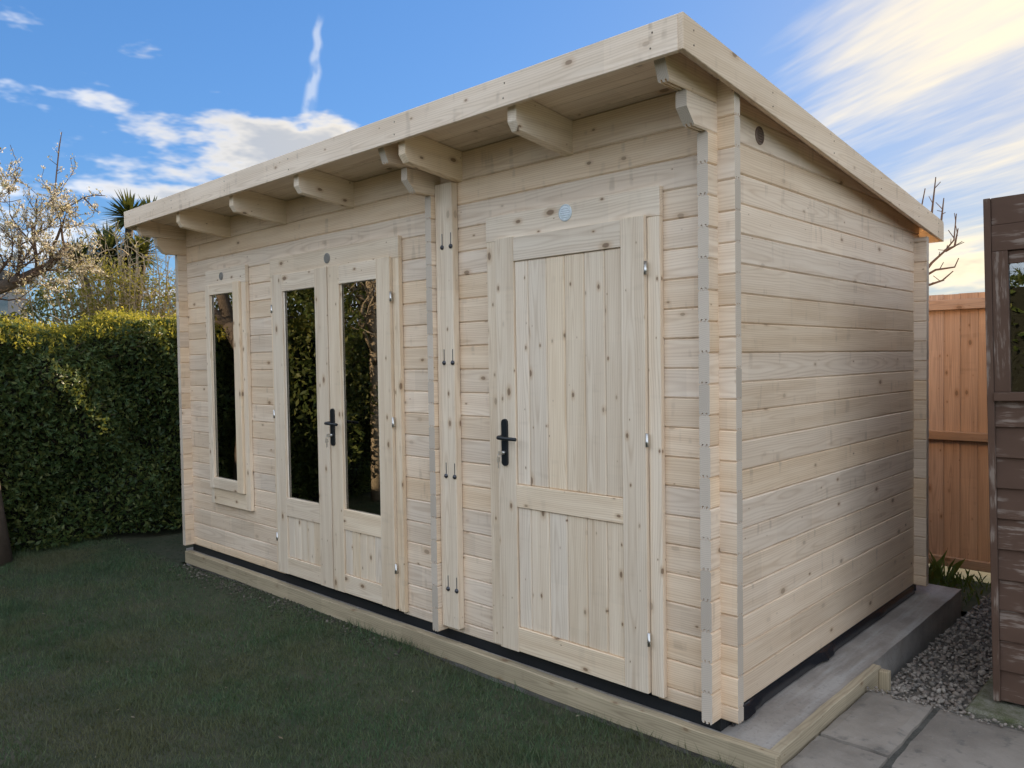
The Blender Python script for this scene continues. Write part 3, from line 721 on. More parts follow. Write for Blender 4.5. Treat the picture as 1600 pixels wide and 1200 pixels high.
pz = np.where(py < .872, -.094, np.array([grav_z(a, b_) for a, b_ in zip(px, py)]))+rng.uniform(0, .012, len(px))
sz = rng.uniform(.005, .0175, len(px))*np.where(py < .872, .6, 1)
o = stones('gravel', np.stack([px, py, pz], 1), sz, M['stone']); o['label'] = 'loose grey and brown gravel between cabin and shed'
n = 1500
px = np.where(rng.uniform(0, 1, n) < .6, rng.uniform(-4.4, -1.9, n), rng.uniform(-5.5, -4.5, n)); py = np.where(px < -4.5, rng.uniform(-.6, 1.2, n), -.05-np.abs(rng.normal(0, .10, n))); pz = np.array([LAWN+lawn_z(a, b_) for a, b_ in zip(px, py)])+.002
o = stones('soil_crumbs', np.stack([px, py, pz], 1), rng.uniform(.004, .013, n), M['soil']); o['label'] = 'crumbs of bare soil along the edging board'

n = 420
px = -1.6-2.85*rng.uniform(0, 1, n)**.7; py = -.052-np.abs(rng.normal(0, .09, n)); pz = np.array([LAWN+lawn_z(a, b_) for a, b_ in zip(px, py)])+.003
o = stones('loose_stones', np.stack([px, py, pz], 1), rng.uniform(.003, .010, n)*rng.choice([1, 1, 1.6], n), M['darkstone']); o['label'] = 'small loose stones scattered along the edging board'
# grass blades
def grass(name, n, xr, yr, mat, hmin, hmax, dens=None):
    x = rng.uniform(*xr, n); y = rng.uniform(*yr, n)
    if dens is not None:
        k = rng.uniform(0, 1, n) < dens(x, y); x, y = x[k], y[k]
    n = len(x)
    z = LAWN+.010*np.sin(x*1.7+y)+.008*np.sin(y*2.9-x*.6)-.004*np.exp(-((y+.05)/.12)**2)-.002
    clump = .5+.5*np.sin(x*9+3*np.sin(y*7))*np.sin(y*11+2*np.sin(x*6))
    h = rng.uniform(hmin, hmax, n)*(.7+.5*clump); a = rng.uniform(0, 2*math.pi, n); w = rng.uniform(.0012, .0028, n)
    lean = rng.uniform(.1, .95, n)*h; b_ = rng.uniform(0, 2*math.pi, n)
    p0 = np.stack([x-np.cos(a)*w, y-np.sin(a)*w, z], 1); p1 = np.stack([x+np.cos(a)*w, y+np.sin(a)*w, z], 1)
    p2 = np.stack([x+np.cos(b_)*lean, y+np.sin(b_)*lean, z+h], 1)
    v = np.stack([p0, p1, p2], 1).reshape(-1, 3)
    return stuff(np_mesh(name, v, np.arange(3*n).reshape(-1, 3), mat, None, 3))
def dens(x, y):
    d = .74+.28*np.sin(x*2.3+1.5*np.sin(y*3.1))*np.sin(y*2.7+x)
    edge = np.clip((-.05-y)/.16, 0, 1); bare = np.exp(-((x+3.9)/.9)**2-((y+.35)/.45)**2)*.75
    edge = np.where(x > -1.9, np.maximum(edge, .55), edge)
    return np.clip(d*(.25+.75*edge)-bare, .04, 1)
o = grass('long_grass', 5200, (-2.3, .2), (-.17, -.052), M['grass'], .03, .075, lambda x, y: np.clip((.35+.65*np.sin(x*7+1.3)*np.sin(x*2.9))*np.exp((y+.05)/.05), .03, 1)); o['label'] = 'longer tufts of grass against the edging board'
o = grass('grass_tufts', 40000, (-6.5, .2), (-2.5, -.1), M['grass'], .028, .062, lambda x, y: (np.sin(x*5.3+2*np.sin(y*3.7))*np.sin(y*6.1+1.5*np.sin(x*2.2)) > .55)*1.0); o['label'] = 'scattered taller tufts in the lawn'
o = grass('lawn_grass', 330000, (-7.2, .22), (-2.6, -.052), M['grass'], .012, .034, dens); o['label'] = 'short dark green lawn grass in front of the cabin'
n = 70
x = rng.uniform(-5.3, .1, n); y = -rng.uniform(.06, 1.6, n); z = LAWN+.012+rng.uniform(0, .01, n)
R_ = rand_rot(n); q = np.array([(-1, 0, 0), (0, -.35, .1), (1, 0, 0), (0, .35, .1)])*rng.uniform(.006, .016, n)[:, None, None]
v = np.einsum('nij,nkj->nki', R_, q); v[:, :, 2] *= .3; v += np.stack([x, y, z], 1)[:, None]
o = stuff(np_mesh('leaf_litter', v.reshape(-1, 3), np.arange(4*n).reshape(-1, 4), M['litter'])); o['label'] = 'dry scraps of leaf lying on the lawn'

# ------------------------------------------------------------------ fence behind
FY = 3.45
fence = tag(empty('fence', (-1, FY, -.2)), 'orange brown close-boarded timber fence behind the cabin', 'fence')
x = -6.2; i = 0
while x < 3.4:
    w_ = .108+random.uniform(-.006, .006)
    h_ = 1.765+random.uniform(-.004, .004)
    bm = bmesh.new()
    pts = [(x, FY+.036), (x+w_+.012, FY+.030), (x+w_+.012, FY+.040), (x, FY+.050)] if i % 2 == 0 else [(x, FY+.036), (x+w_+.012, FY+.030), (x+w_+.012, FY+.040), (x, FY+.050)]
    a = [bm.verts.new((p[0], p[1]+i % 2*.0005, -.150)) for p in pts]; c = [bm.verts.new((p[0], p[1]+i % 2*.0005, h_)) for p in pts]
    bm.faces.new(a); bm.faces.new(c[::-1])
    for j in range(4): bm.faces.new((a[j], c[j], c[(j+1) % 4], a[(j+1) % 4]))
    finish(bm, 'fence_board', M['fence'], fence, Vector((x+w_/2, FY+.04, .8)), 'z')
    x += w_; i += 1
for za, zb in ((1.655, 1.725), (.745, .805), (-.145, -.08)): box('fence_rail', -6.2, 3.4, FY-.008, FY+.0295, za, zb, M['fence'], fence, 'x', .003)
for xp in (-5.2, -3.4, -1.6, 1.6): box('fence_post', xp, xp+.09, FY-.098, FY-.0085, -.27, 1.74, M['fence'], fence, 'z', .003)

# ------------------------------------------------------------------ old brown shed
shed = empty('garden_shed', (.66, 1.08, -.10))
shed.rotation_euler = (0, math.radians(-1.2), 0)
tag(shed, 'old dark brown weatherboarded shed with worn paint and a window', 'shed')
SX0, SX1, SY0, SY1 = .684, 2.55, 1.10, 3.05
def sbox(name, x0, x1, y0, y1, z0, z1, mat, axis='x', par=None, bevel=.002):
    bm = box_bm(x0, x1, y0, y1, z0, z1, bevel)
    R3 = AX[axis]; c = Vector(((x0+x1)/2, (y0+y1)/2, (z0+z1)/2)); mw = Matrix.Translation(c) @ R3.to_4x4()
    bm.transform(mw.inverted()); me = bpy.data.meshes.new(name); bm.to_mesh(me); bm.free(); me.materials.append(mat)
    o = add_obj(name, me, par or shed); o.matrix_basis = (Matrix.Translation((.66, 1.08, -.10)).inverted() @ mw) if par is None else (SB[par.name].inverted() @ mw)
    SB[o.name] = mw; return o
SB = {}
def sboard(z, h, x0, x1):
    bm = bmesh.new(); pts = [(SY0-.020, z), (SY0-.004, z+h+.018), (SY0+.004, z+h+.018), (SY0+.004, z)]
    a = [bm.verts.new((x0, p[0], p[1])) for p in pts]; c = [bm.verts.new((x1, p[0], p[1])) for p in pts]
    bm.faces.new(a); bm.faces.new(c[::-1])
    for j in range(4): bm.faces.new((a[j], c[j], c[(j+1) % 4], a[(j+1) % 4]))
    bmesh.ops.recalc_face_normals(bm, faces=bm.faces)
    mw = Matrix.Translation(((x0+x1)/2, SY0, z+h/2)); bm.transform(mw.inverted())
    me = bpy.data.meshes.new('weatherboard'); bm.to_mesh(me); bm.free(); me.materials.append(M['shed'])
    o = add_obj('weatherboard', me, shed); o.matrix_basis = Matrix.Translation((.66, 1.08, -.10)).inverted() @ mw
for k in range(10): sboard(-.085+.126*k, .126, SX0+.004, SX1)
sbox('corner_board', SX0-.022, SX0+.003, SY0-.030, SY0+.045, -.09, 1.985, M['shed'], 'z')
sbox('corner_stile', SX0+.0035, SX0+.060, SY0-.024, SY0+.004, 1.190, 1.765, M['shed'], 'z')
sbox('sill', SX0+.0035, 1.46, SY0-.040, SY0+.004, 1.155, 1.1895, M['shed'], 'x')
wf = sbox('window', SX0+.0605, 1.42, SY0-.010, SY0+.006, 1.712, 1.764, M['shed'], 'x')
sbox('pane', SX0+.0605, 1.42, SY0-.006, SY0-.002, 1.190, 1.7115, M['glass'], 'x', wf, 0)
sbox('glazing_bar', 1.02, 1.05, SY0-.018, SY0-.0065, 1.190, 1.7115, M['shed'], 'z', wf)
sbox('front_wall', 1.4205, SX1, SY0-.010, SY0+.006, 1.190, 1.764, M['shed'], 'x')
sbox('head_board', SX0+.0035, SX1, SY0-.024, SY0+.004, 1.7655, 1.872, M['shed'], 'x')
sbox('head_board', SX0+.0035, SX1, SY0-.020, SY0+.004, 1.873, 1.985, M['shed'], 'x')
sbox('side_wall', SX0-.004, SX0+.012, SY0+.046, SY1, -.09, 1.95, M['shed'], 'y')
sbox('side_wall', SX1-.016, SX1, SY0+.0045, SY1, -.09, 1.95, M['shed'], 'y')
sbox('back_wall', SX0+.013, SX1-.017, SY1-.016, SY1, -.09, 1.95, M['shed'], 'x')
sbox('roof', SX0+.0035, SX1, SY0+.005, SY1-.017, 1.955, 1.975, M['felt'], 'x')
pl = tag(box('shed_plinth', .585, 2.62, .945, 3.1, -.30, -.100, M['moss'], None, 'x', .012), 'mossy concrete plinth under the brown shed', 'plinth')
# pot plant and pale bag on the bench behind the shed's window
bench = tag(box('shelf', .70, 1.45, 1.115, 1.34, 1.150, 1.17, M['rough'], None, 'x'), 'timber shelf inside the brown shed below its window', 'shelf')
bm = bmesh.new(); bmesh.ops.create_icosphere(bm, subdivisions=3, radius=.075)
for v in bm.verts:
    k = v.co.copy(); s_ = 1+.18*math.sin(k.x*60+k.z*35)*math.sin(k.y*55); v.co = Vector((k.x*1.15*s_, k.y*.8*s_, max(k.z*1.0*s_, -.06)))
bm.transform(Matrix.Translation((.86, 1.21, 1.23)))
M['bag'] = plain('crumpled_polythene', (.55, .72, .74), .3, noise_amt=.4, nscale=25)
tag(finish(bm, 'plastic_bag', M['bag'], None, Vector((.86, 1.21, 1.17)), 'x', smooth=True), 'crumpled pale blue plastic bag on the shelf inside the shed window', 'bag')

# ------------------------------------------------------------------ vegetation
def leaf_cloud(name, pos, size, mat, parent=None, flat=None, aspect=.42):
    n = len(pos); R_ = rand_rot(n)
    q = np.array([(-1, 0, 0), (-.1, -aspect, .12), (1, 0, -.05), (-.1, aspect, .12)])[None]*np.asarray(size).reshape(-1, 1, 1)
    v = np.einsum('nij,nkj->nki', R_, np.broadcast_to(q, (n, 4, 3)))+pos[:, None]
    return np_mesh(name, v.reshape(-1, 3), np.arange(4*n).reshape(-1, 4), mat, parent)
def bumpy(y, z, s=0.0):
    return .10*np.sin(y*3.1+s)*np.sin(z*3.7+1+s)+.07*np.sin(y*7.3+z*4+s)+.035*np.sin(z*9.1-y*5.2+s)+.02*np.sin(y*17+z*13)
hedge = tag(empty('hedge', (-6.3, 0, -.15)), 'clipped dense evergreen hedge with sunlit yellow green top beside the cabin', 'hedge')
HX, HT = -5.70, 1.74
def topz(x, y): return HT+.05*np.sin(y*2.3)+.04*np.sin(y*5.9+x*3)+.03*np.sin(x*7+y*9)
def hed(n, y0, y1, size, mat, nm, zlo=-.1, pw=1.0):
    y = rng.uniform(y0, y1, n); z = zlo+(HT+.06-zlo)*rng.uniform(0, 1, n)**pw
    d = np.abs(rng.normal(0, .055, n)); x = HX+bumpy(y, z)-d-.16*np.clip((z-1.3)/.45, 0, 1)**2+.10*np.clip((.5-z)/.6, 0, 1)
    m_ = z < topz(x, y); p = np.stack([x, y, z], 1)[m_]
    return leaf_cloud(nm, p, rng.uniform(*size, len(p)), mat, hedge)
hed(56000, -1.5, 3.3, (.010, .034), M['hedge'], 'foliage')
hed(24000, -5.0, -1.5, (.014, .030), M['hedge'], 'foliage')
n = 34000
x = rng.uniform(-7.0, HX-.06, n); y = rng.uniform(-5, 3.3, n); z = topz(x, y)+rng.normal(0, .022, n)-.10*np.clip((x-HX+.25)/.25, 0, 1)**2-np.abs(rng.normal(0, .03, n))
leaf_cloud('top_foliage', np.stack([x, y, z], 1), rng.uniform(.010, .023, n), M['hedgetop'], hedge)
# upright young shoots
sh = []
for i in range(1500):
    x = random.uniform(-6.6, HX+.06); y = random.uniform(-1.5, 3.2); z = float(topz(x, y))-.05-(.12 if x > HX-.1 else 0); k = random.randint(5, 10); h = random.uniform(.05, .15)
    lx, ly = random.uniform(-.3, .3), random.uniform(-.3, .3)
    for j in range(k): sh.append((x+lx*h*j/k+random.uniform(-.012, .012), y+ly*h*j/k+random.uniform(-.012, .012), z+h*j/k))
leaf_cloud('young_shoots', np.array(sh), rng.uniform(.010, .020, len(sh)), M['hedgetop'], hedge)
vv, ff = [], []
random.seed(31)
for i in range(1500):
    y = random.uniform(-1.45, 2.6); z = -.02+1.74*random.random()**.75; x = HX+float(bumpy(np.array(y), np.array(z)))-.16*max(0, (z-1.3)/.45)**2+.10*min(1, max(0, (.5-z)/.6))+random.uniform(-.06, .03)
    ax_ = Vector((random.uniform(.4, 1), random.uniform(-.6, .6), random.uniform(-.2, 1))).normalized(); o1 = ax_.orthogonal().normalized(); o2 = ax_.cross(o1); ph = random.random()*6
    for k in range(7):
        a = ph+k*.9; rd = (o1*math.cos(a)+o2*math.sin(a)); tip = (ax_*random.uniform(.25, .8)+rd).normalized()*random.uniform(.022, .045); sd = ax_.cross(rd).normalized()*random.uniform(.0035, .006)
        p0 = Vector((x, y, z))-ax_*.004*k; b0 = len(vv); vv += [p0, p0+tip*.45+sd, p0+tip, p0+tip*.45-sd]; ff.append((b0, b0+1, b0+2, b0+3))
np_mesh('leafy_shoots', np.array([tuple(v) for v in vv]), np.array(ff), M['shoot'], hedge)
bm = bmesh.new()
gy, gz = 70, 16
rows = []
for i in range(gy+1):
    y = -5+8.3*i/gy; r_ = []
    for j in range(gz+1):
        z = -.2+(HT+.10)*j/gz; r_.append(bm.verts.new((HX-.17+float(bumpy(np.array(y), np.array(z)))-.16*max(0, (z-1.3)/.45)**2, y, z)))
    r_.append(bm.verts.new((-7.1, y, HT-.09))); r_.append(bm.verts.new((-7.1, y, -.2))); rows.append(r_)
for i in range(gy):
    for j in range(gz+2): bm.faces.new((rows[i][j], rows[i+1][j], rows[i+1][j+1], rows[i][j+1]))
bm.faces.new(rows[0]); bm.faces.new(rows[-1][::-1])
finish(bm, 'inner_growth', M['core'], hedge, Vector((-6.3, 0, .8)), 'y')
bm = bmesh.new()
for i in range(420):
    y = random.uniform(-1.4, 2.5); z = random.uniform(-.05, 1.55); x = HX-.12+float(bumpy(np.array(y), np.array(z)))
    d = Vector((random.uniform(.3, 1), random.uniform(-.8, .8), random.uniform(-.1, 1))).normalized()*random.uniform(.08, .18)
    p = Vector((x, y, z)); tube_into(bm, [p, p+d*.6+Vector((0, 0, .01)), p+d], [.0035, .0025, .0012], 4, False)
stuff(finish(bm, 'twigs', M['twig'], hedge, Vector((-5.7, 0, .8)), 'y'))

def grow(bm, tips, p, d, length, rad, depth, up=.25, wob=.35, split=(2, 3), shrink=.72, minr=.0022, seg=5):
    pts = [p]; rads = [rad]; n_ = 4; q = p.copy(); dd = d.normalized()
    for i in range(n_):
        dd = (dd+Vector((random.gauss(0, wob), random.gauss(0, wob), random.gauss(0, wob)+up))*.35).normalized()
        q = q+dd*length/n_; pts.append(q.copy()); rads.append(max(minr, rad*(1-.35*(i+1)/n_)))
        if depth <= 2: tips.append((q.copy(), dd.copy(), depth))
    tube_into(bm, pts, rads, seg if rad > .01 else 4, True)
    if depth <= 0: return
    for k in range(random.randint(*split)):
        i = random.randint(1, n_)
        side_ = Vector((random.gauss(0, 1), random.gauss(0, 1), random.gauss(0, .6))); side_ -= dd*side_.dot(dd); side_.normalize()
        nd = (dd*random.uniform(.5, 1.0)+side_*random.uniform(.5, 1.0)).normalized()
        grow(bm, tips, pts[i], nd, length*random.uniform(.6, .9), max(minr, rads[i]*shrink*random.uniform(.7, 1)), depth-1, up, wob, split, shrink, minr, seg)

# apple tree whose limbs reach over the hedge
apple = tag(empty('apple_tree', (-5.50, -.97, -.15)), 'gnarled apple tree with opening buds on bare twigs above the hedge', 'tree')
bm = bmesh.new(); tips = []
random.seed(21)
tr0 = [Vector(p) for p in ((-5.50, -1.02, -.2), (-5.49, -1.06, .3), (-5.50, -1.12, .95), (-5.62, -1.15, 1.5), (-5.80, -1.12, 1.72))]
tube_into(bm, tr0, [.12, .10, .09, .085, .08], 10)
tube_into(bm, [Vector(p) for p in ((-5.80, -1.12, 1.71), (-6.05, -1.02, 1.88), (-6.25, -.85, 1.98), (-6.33, -.58, 2.10), (-6.30, -.36, 2.24), (-6.30, -.18, 2.45))], [.075, .07, .06, .05, .036, .022], 8)
tube_into(bm, [Vector(p) for p in ((-5.80, -1.12, 1.71), (-6.1, -1.15, 2.2), (-6.3, -1.02, 2.6), (-6.4, -.95, 2.85))], [.07, .05, .033, .015], 8)
finish(bm, 'trunk', M['bark'], apple, Vector((-6.42, -1.2, .8)), 'z', smooth=True)
bm = bmesh.new()
for p, d, ln, r_, dep in (((-6.33, -.60, 2.09), (0, -.1, 1), .42, .020, 4), ((-6.31, -.44, 2.18), (.2, .1, 1), .42, .020, 4), ((-6.30, -.34, 2.28), (-.2, -.1, 1), .32, .016, 4), ((-6.30, -.22, 2.42), (0, -.2, 1), .26, .012, 3),
                      ((-6.38, -.80, 1.97), (.1, .2, 1), .40, .018, 4), ((-6.35, -.66, 2.06), (.5, .4, .4), .35, .014, 4), ((-6.31, -.44, 2.18), (.2, .7, .6), .22, .012, 3), ((-6.37, -.97, 2.78), (.1, .8, .3), .30, .014, 3), ((-6.27, -1.04, 2.53), (.1, .9, .2), .36, .016, 4),
                      ((-6.12, -1.14, 2.22), (.3, -.6, .6), .5, .02, 4), ((-6.36, -.72, 2.02), (.3, .3, .1), .36, .012, 3), ((-6.30, -.42, 2.2), (.1, .5, -.2), .24, .010, 3), ((-6.38, -.80, 1.95), (.3, .5, -.1), .3, .010, 3)):
    grow(bm, tips, Vector(p), Vector(d), ln, r_, dep, .22, .5, (2, 3), .68)
for pl_ in (((-6.3, -.33, 2.62), (-6.3, -.18, 2.78), (-6.3, -.05, 2.885), (-6.3, .05, 2.92), (-6.3, .135, 2.925)), ((-6.3, -.30, 2.75), (-6.3, -.27, 3.05), (-6.3, -.24, 3.30), (-6.3, -.215, 3.44)), ((-6.3, -.05, 2.88), (-6.3, .03, 2.80), (-6.3, .07, 2.76))):
    pts = [Vector(p) for p in pl_]; tube_into(bm, pts, [.008]+[.006]*(len(pts)-2)+[.003], 5)
    for p in pts[1:]: tips.append((p, Vector((0, .2, 1)), 0))
    for i in range(8):
        a, b_ = random.choice(list(zip(pts[:-1], pts[1:]))); q = a.lerp(b_, random.random()); e_ = q+Vector((random.gauss(0, .03), random.gauss(0, .03), random.uniform(.01, .05)))
        tube_into(bm, [q, e_], [.003, .002], 4); tips.append((e_, Vector((0, 0, 1)), 0))
finish(bm, 'branches', M['twig'], apple, Vector((-6.3, -.4, 2.5)), 'z')
bl = []
for p, d, dep in tips:
    if random.random() < .72:
        for j in range(random.randint(3, 7)): bl.append(p+Vector((random.gauss(0, .011), random.gauss(0, .011), random.gauss(.006, .011))))
leaf_cloud('buds', np.array(bl), rng.uniform(.006, .016, len(bl)), M['blossom'], apple, aspect=.55)

# out-of-view hedge added behind the camera to darken the soffit
def shade_hedge(label, x0, x1, y0, y1, h, n):
    t_ = tag(empty('shade_hedge', ((x0+x1)/2, (y0+y1)/2, -.15)), label, 'hedge')
    x = rng.uniform(x0, x1, n); y = rng.uniform(y0, y1, n); z = -.15+h*rng.uniform(0, 1, n)**.8
    f_ = rng.integers(0, 3, n)
    if (x1-x0) > (y1-y0): y = np.where(f_ == 0, y0, np.where(f_ == 1, y1, y)); xx_ = x
    else: x = np.where(f_ == 0, x0, np.where(f_ == 1, x1, x)); xx_ = y
    z = np.where(f_ == 2, -.15+h, z)+.12*np.sin(xx_*1.7)+.08*np.sin(xx_*4.1)
    p = np.stack([x+rng.normal(0, .06, n), y+rng.normal(0, .06, n), z+rng.normal(0, .05, n)], 1)
    o_ = leaf_cloud('foliage', p, rng.uniform(.05, .09, n), M['dark_leaf'], t_); o_.matrix_basis = world_of(t_).inverted()
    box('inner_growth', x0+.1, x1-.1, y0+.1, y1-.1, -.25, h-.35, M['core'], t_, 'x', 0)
# (added for its shade under the eaves; seen in part by the panes)
shade_hedge('out-of-view tall hedge added across the far end of the lawn to shade the soffit', -11, 8, -10.2, -9.2, 2.7, 9000)

# leaning second trunk and dark evergreens further along the hedge (seen only in the panes); two more added to block low sky
def evergreen(label, base_, c, r, n, trunk_h):
    t_ = tag(empty('evergreen_tree', base_), label, 'tree', None)
    th = rng.uniform(0, 2*math.pi, n); u = rng.uniform(-1, 1, n); rad = rng.uniform(.45, 1.0, n)**.5
    lump = 1+.22*np.sin(th*4+u*5)+.15*np.sin(th*9-u*8)
    s_ = np.sqrt(1-u*u)*rad*lump
    p = np.stack([c[0]+r[0]*s_*np.cos(th), c[1]+r[1]*s_*np.sin(th), c[2]+r[2]*u*rad], 1)
    leaf_cloud('crown', p, rng.uniform(.02, .045, n), M['dark_leaf'], t_)
    bm = bmesh.new(); b0 = Vector(base_)
    tube_into(bm, [b0, b0+Vector((.03, .02, trunk_h*.5)), b0+Vector((-.02, .05, trunk_h))], [.11, .085, .05], 8)
    tl = []
    for k in range(9): grow(bm, tl, b0+Vector((0, .03, trunk_h*random.uniform(.45, .95))), Vector((random.gauss(0, 1), random.gauss(0, 1), .6)), .7, .025, 2)
    finish(bm, 'trunk', M['bark'], t_, b0, 'z', smooth=True)
evergreen('dense evergreen tree standing behind the hedge beyond the apple tree', (-7.6, -2.6, -.15), (-7.6, -2.6, 2.2), (1.1, 1.2, 1.9), 16000, 3.0)
evergreen('broad evergreen tree with the tallest crown along the hedge', (-8.4, -4.6, -.15), (-8.4, -4.6, 2.6), (1.5, 1.5, 2.4), 18000, 3.6)
evergreen('wide evergreen tree added behind the far hedge to block low sky', (-2.5, -11.5, -.15), (-2.5, -11.5, 3.2), (2.2, 1.6, 2.6), 9000, 4)  # this one and the next: out of view, added to darken the soffit
evergreen('upright evergreen tree added at the patio end to block low sky', (3.5, -11.0, -.15), (3.5, -11.0, 3.0), (1.9, 1.6, 2.6), 8000, 4)
evergreen('rounded evergreen tree at the far end of the lawn', (-7.8, -7.0, -.15), (-7.8, -7.0, 2.3), (1.5, 1.5, 2.2), 14000, 3.2)
evergreen('bushy evergreen bulging out of the hedge beside the apple tree', (-6.0, -1.95, -.15), (-5.85, -1.95, 1.3), (.75, .55, 1.35), 11000, 2.0)
oldt = tag(empty('bare_tree', (-5.35, -2.5, -.15)), 'bare brown tree with twisting limbs reflected in the glazed doors', 'tree')
bm = bmesh.new(); tl = []
random.seed(5)
tube_into(bm, [Vector(p) for p in ((-5.35, -2.5, -.2), (-5.32, -2.48, .8), (-5.38, -2.52, 1.5), (-5.35, -2.45, 2.3), (-5.40, -2.4, 3.1))], [.07, .06, .05, .04, .02], 9)
for k in range(16): grow(bm, tl, Vector((-5.35, -2.48, random.uniform(1.2, 2.9))), Vector((random.gauss(.2, 1), random.gauss(0, 1), .5)), .55, .022, 3, .15, .5)
finish(bm, 'trunk', M['paletwig'], oldt, Vector((-5.35, -2.5, 1)), 'z', smooth=True)

# tangled shrub behind the hedge
shrub = tag(empty('bare_shrub', (-7.1, .65, -.15)), 'tangle of bare pale stems with a few yellow green leaves behind the hedge', 'shrub')
bm = bmesh.new(); lv = []
random.seed(11)
for i in range(140):
    y = random.uniform(.05, 1.45); x = random.uniform(-7.6, -6.9); h = random.uniform(1.9, 2.75)-.35*max(0, .45-y); ln = random.gauss(0, .20); lx = random.gauss(0, .12)
    pts = []
    for j in range(7):
        s_ = j/6; pts.append(Vector((x+lx*s_*s_+random.gauss(0, .015), y+ln*s_*s_*1.6+.05*math.sin(s_*5+i), -.1+(h+.1)*s_-.15*abs(ln)*s_**3)))
    r0 = random.uniform(.008, .017); tube_into(bm, pts, [r0*(1-.75*j/6) for j in range(7)], 4, False)
    for j in range(3, 7):
        for _ in range(2):
            d = Vector((random.gauss(0, .5), random.gauss(0, 1), random.uniform(.1, 1))).normalized()*random.uniform(.10, .28); tube_into(bm, [pts[j], pts[j]+d*.55+Vector((0, 0, .02)), pts[j]+d], [.004, .003, .0015], 4, False)
            for _k in range(3 if y < .9 else 1):
                lv.append(pts[j]+d*random.random()+Vector((random.gauss(0, .02), random.gauss(0, .03), random.gauss(0, .02))))
finish(bm, 'stems', M['paletwig'], shrub, Vector((-7.2, .7, 1.2)), 'z')
for i in range(4200):
    y = random.gauss(.50, .38); lv.append(Vector((random.uniform(-7.3, -6.8), y, 1.6+random.random()**1.4*(.85-.3*abs(y-.4)))))
n = 5200
yb_ = rng.uniform(-.35, 1.75, n); xb_ = rng.uniform(-8.1, -7.6, n)
zb_ = 1.3+rng.uniform(0, 1, n)**.8*(.80+.22*np.sin(yb_*4.2+.8)+.10*np.sin(yb_*11)-.25*np.clip(.2-yb_, 0, 1))
leaf_cloud('inner_leaves', np.stack([xb_, yb_, zb_], 1), rng.uniform(.018, .040, n), M['swordleaf'], shrub)
leaf_cloud('leaves', np.array(lv), rng.uniform(.012, .028, len(lv)), M['shrubleaf'], shrub)

# cabbage palms
palm = tag(empty('cabbage_palm', (-8.6, 1.0, -.15)), 'cabbage palm with spiky rosettes of sword leaves behind the shrub', 'palm')
bm = bmesh.new(); heads = [(-8.5, 1.20, 3.16, .34), (-8.5, .93, 2.70, .36), (-8.5, .60, 2.58, .30), (-8.6, 1.48, 3.22, .26), (-8.4, 1.25, 2.70, .34), (-8.7, 1.0, 2.55, .36)]
for hx, hy, hz, hr in heads:
    tube_into(bm, [Vector((-8.6, 1.0, -.2)), Vector((-8.58, 1.0, 1.2)), Vector(((hx-8.6)/2, (hy+1.0)/2, 1.9)), Vector((hx, hy, hz))], [.10, .08, .06, .045], 7)
finish(bm, 'trunk', M['bark'], palm, Vector((-8.6, 1, 1)), 'z', smooth=True)
vv, ff = [], []
random.seed(3)
for hx, hy, hz, hr in heads:
    for i in range(230):
        th = random.uniform(0, 2*math.pi); ph = math.asin(random.uniform(-.55, 1)); ln = hr*random.uniform(.8, 1.15)
        d = Vector((math.cos(th)*math.cos(ph), math.sin(th)*math.cos(ph), math.sin(ph))); s_ = d.cross(Vector((0, 0, 1)))
        s_ = (s_ if s_.length > .05 else Vector((1, 0, 0))).normalized(); p0 = Vector((hx, hy, hz)); b0 = len(vv)
        for f_, w_, dr in ((.05, .012, 0), (.5, .018, -.01), (1.0, .0015, -.07*random.random())):
            c_ = p0+d*ln*f_+Vector((0, 0, dr*ln*3)); vv += [c_-s_*w_, c_+s_*w_]
        ff += [(b0, b0+1, b0+3, b0+2), (b0+2, b0+3, b0+5, b0+4)]
np_mesh('sword_leaves', np.array([tuple(v) for v in vv]), np.array(ff), M['swordleaf'], palm)
for o in (apple, shrub, palm, hedge, oldt):
    for ch in o.children:
        if ch.matrix_basis == Matrix.Identity(4): ch.matrix_basis = world_of(o).inverted()
for o in bpy.data.objects:
    if o.name.startswith('evergreen_tree'):
        for ch in o.children:
            if ch.matrix_basis == Matrix.Identity(4): ch.matrix_basis = world_of(o).inverted()

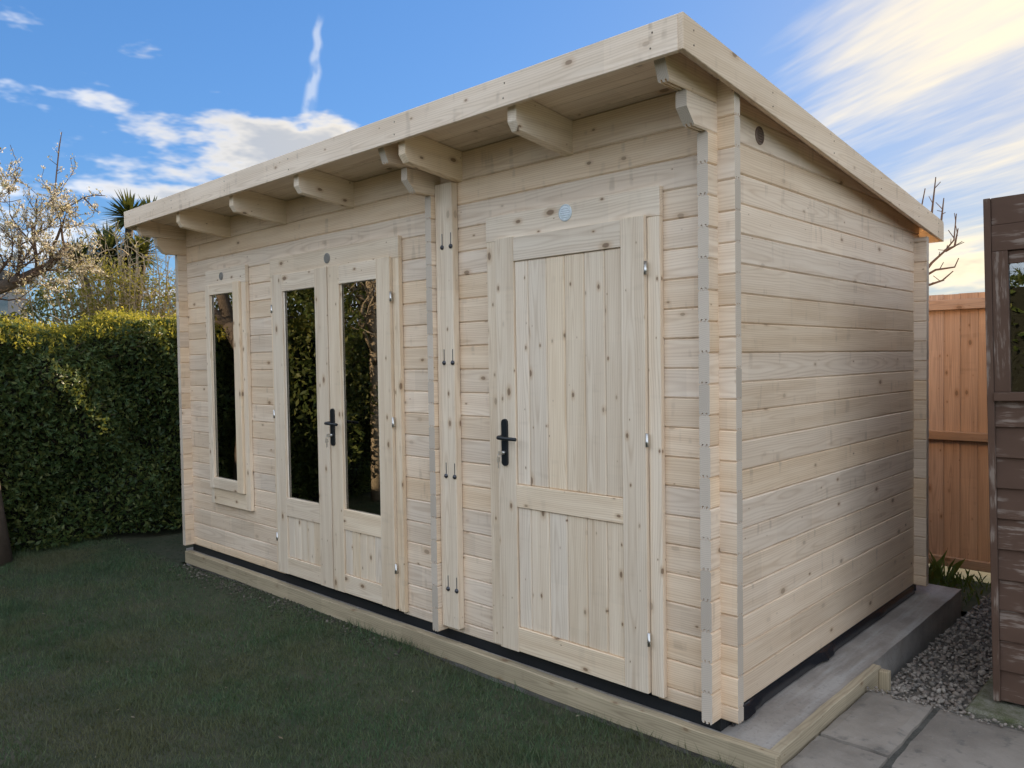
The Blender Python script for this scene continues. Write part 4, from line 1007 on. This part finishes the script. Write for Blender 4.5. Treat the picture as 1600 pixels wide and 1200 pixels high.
# bare tree behind the fence
bt = tag(empty('bare_sapling', (-.95, 4.6, -.2)), 'bare leafless sapling with upright shoots behind the fence and roof corner', 'tree')
bm = bmesh.new(); tl = []; random.seed(9)
tube_into(bm, [Vector(p) for p in ((-.95, 4.6, -.26), (-.93, 4.6, .8), (-.9, 4.55, 1.5))], [.045, .035, .028], 7)
for p_ in (((-.9, 4.55, 1.5), (-.68, 4.52, 1.86), (-.50, 4.5, 2.10), (-.40, 4.5, 2.19), (-.335, 4.5, 2.27), (-.318, 4.5, 2.48)), ((-.68, 4.52, 1.86), (-.58, 4.5, 1.98), (-.47, 4.5, 2.04), (-.33, 4.5, 2.05), (-.30, 4.5, 2.12)),
           ((-.40, 4.5, 2.19), (-.33, 4.5, 2.22), (-.305, 4.5, 2.36)), ((-.58, 4.5, 1.98), (-.52, 4.5, 1.92), (-.42, 4.5, 1.95), (-.34, 4.5, 2.02)), ((-.9, 4.55, 1.5), (-.75, 4.5, 2.1), (-.60, 4.5, 2.45), (-.55, 4.5, 2.72)),
           ((-.62, 4.5, 2.3), (-.5, 4.5, 2.5), (-.47, 4.5, 2.80)), ((-.55, 4.5, 2.25), (-.43, 4.5, 2.42), (-.41, 4.5, 2.62)), ((-.68, 4.52, 1.9), (-.60, 4.5, 1.8), (-.55, 4.5, 1.72)), ((-.62, 4.5, 1.9), (-.54, 4.5, 1.75), (-.52, 4.5, 1.66))):
    pts = [Vector(q) for q in p_]; tube_into(bm, pts, [.015*(1-.72*i/(len(pts)-1)) for i in range(len(pts))], 5)
    for i in range(5):
        a, b_ = random.choice(list(zip(pts[:-1], pts[1:]))); q = a.lerp(b_, random.random())
        tube_into(bm, [q, q+Vector((random.gauss(0, .04), random.gauss(0, .04), random.uniform(.0, .07)))], [.004, .003], 4)
finish(bm, 'trunk', M['twig'], bt, Vector((-.9, 4.6, 1)), 'z')

# weeds at the fence foot
weed = tag(empty('weed', (-.12, 2.95, -.2)), 'clump of green weeds at the foot of the fence by the concrete', 'weed')
vv, ff = [], []
for i in range(260):
    x, y = random.gauss(-.02, .10), random.uniform(2.62, 3.35); z = grav_z(0, y)-.0; h = random.uniform(.03, .16)*(1.3 if x < -.02 else .6); a = random.uniform(0, 6.28); w_ = random.uniform(.003, .007); l_ = h*random.uniform(.2, .9); b_ = random.uniform(0, 6.28); k = len(vv)
    vv += [(x-math.cos(a)*w_, y-math.sin(a)*w_, z), (x+math.cos(a)*w_, y+math.sin(a)*w_, z), (x+math.cos(b_)*l_*.4+math.cos(a)*w_, y+math.sin(b_)*l_*.4+math.sin(a)*w_, z+h*.7), (x+math.cos(b_)*l_, y+math.sin(b_)*l_, z+h)]
    ff.append((k, k+1, k+2, k+3))
wo = np_mesh('leaves', np.array(vv), np.array(ff), M['weed'], weed); wo.matrix_basis = Matrix.Translation((-.12, 2.95, -.2)).inverted()
structure(sheet('back_bed', -4.501, .2265, 2.561, 3.9, 0, M['soil'], 20, 10, lambda x, y: grav_z(x, y)-.004))

# neighbour's house far behind the hedge
HXF = -26.0
pa = on_plane(0, HXF, -60, 475); pb = on_plane(0, HXF, 40, 440)
house = tag(empty('house', (HXF, float(pa[1]), -.26)), 'distant pale grey house with dark tiled roof beyond the apple tree', 'house')
M['render'] = plain('grey_render', (.30, .28, .29), .9); M['tile'] = plain('dark_roof_tile', (.07, .065, .065), .8)
y0, y1 = float(pa[1])-3.5, float(pb[1]); ze = float(pb[2])
box('wall', HXF-6, HXF, y0, y1, -.26, ze, M['render'], house, 'y', 0)
poly_prism('roof', [(y0-.3, ze), (y1+.3, ze), ((y0+y1)/2, ze+.9)], HXF-6.3, HXF+.3, M['tile'], house, 'y')
for yy_ in (y1-1.4, y1-3.4): box('window', HXF-.03, HXF+.03, yy_, yy_+.9, ze-1.6, ze-.5, M['glass'], house, 'z', 0)
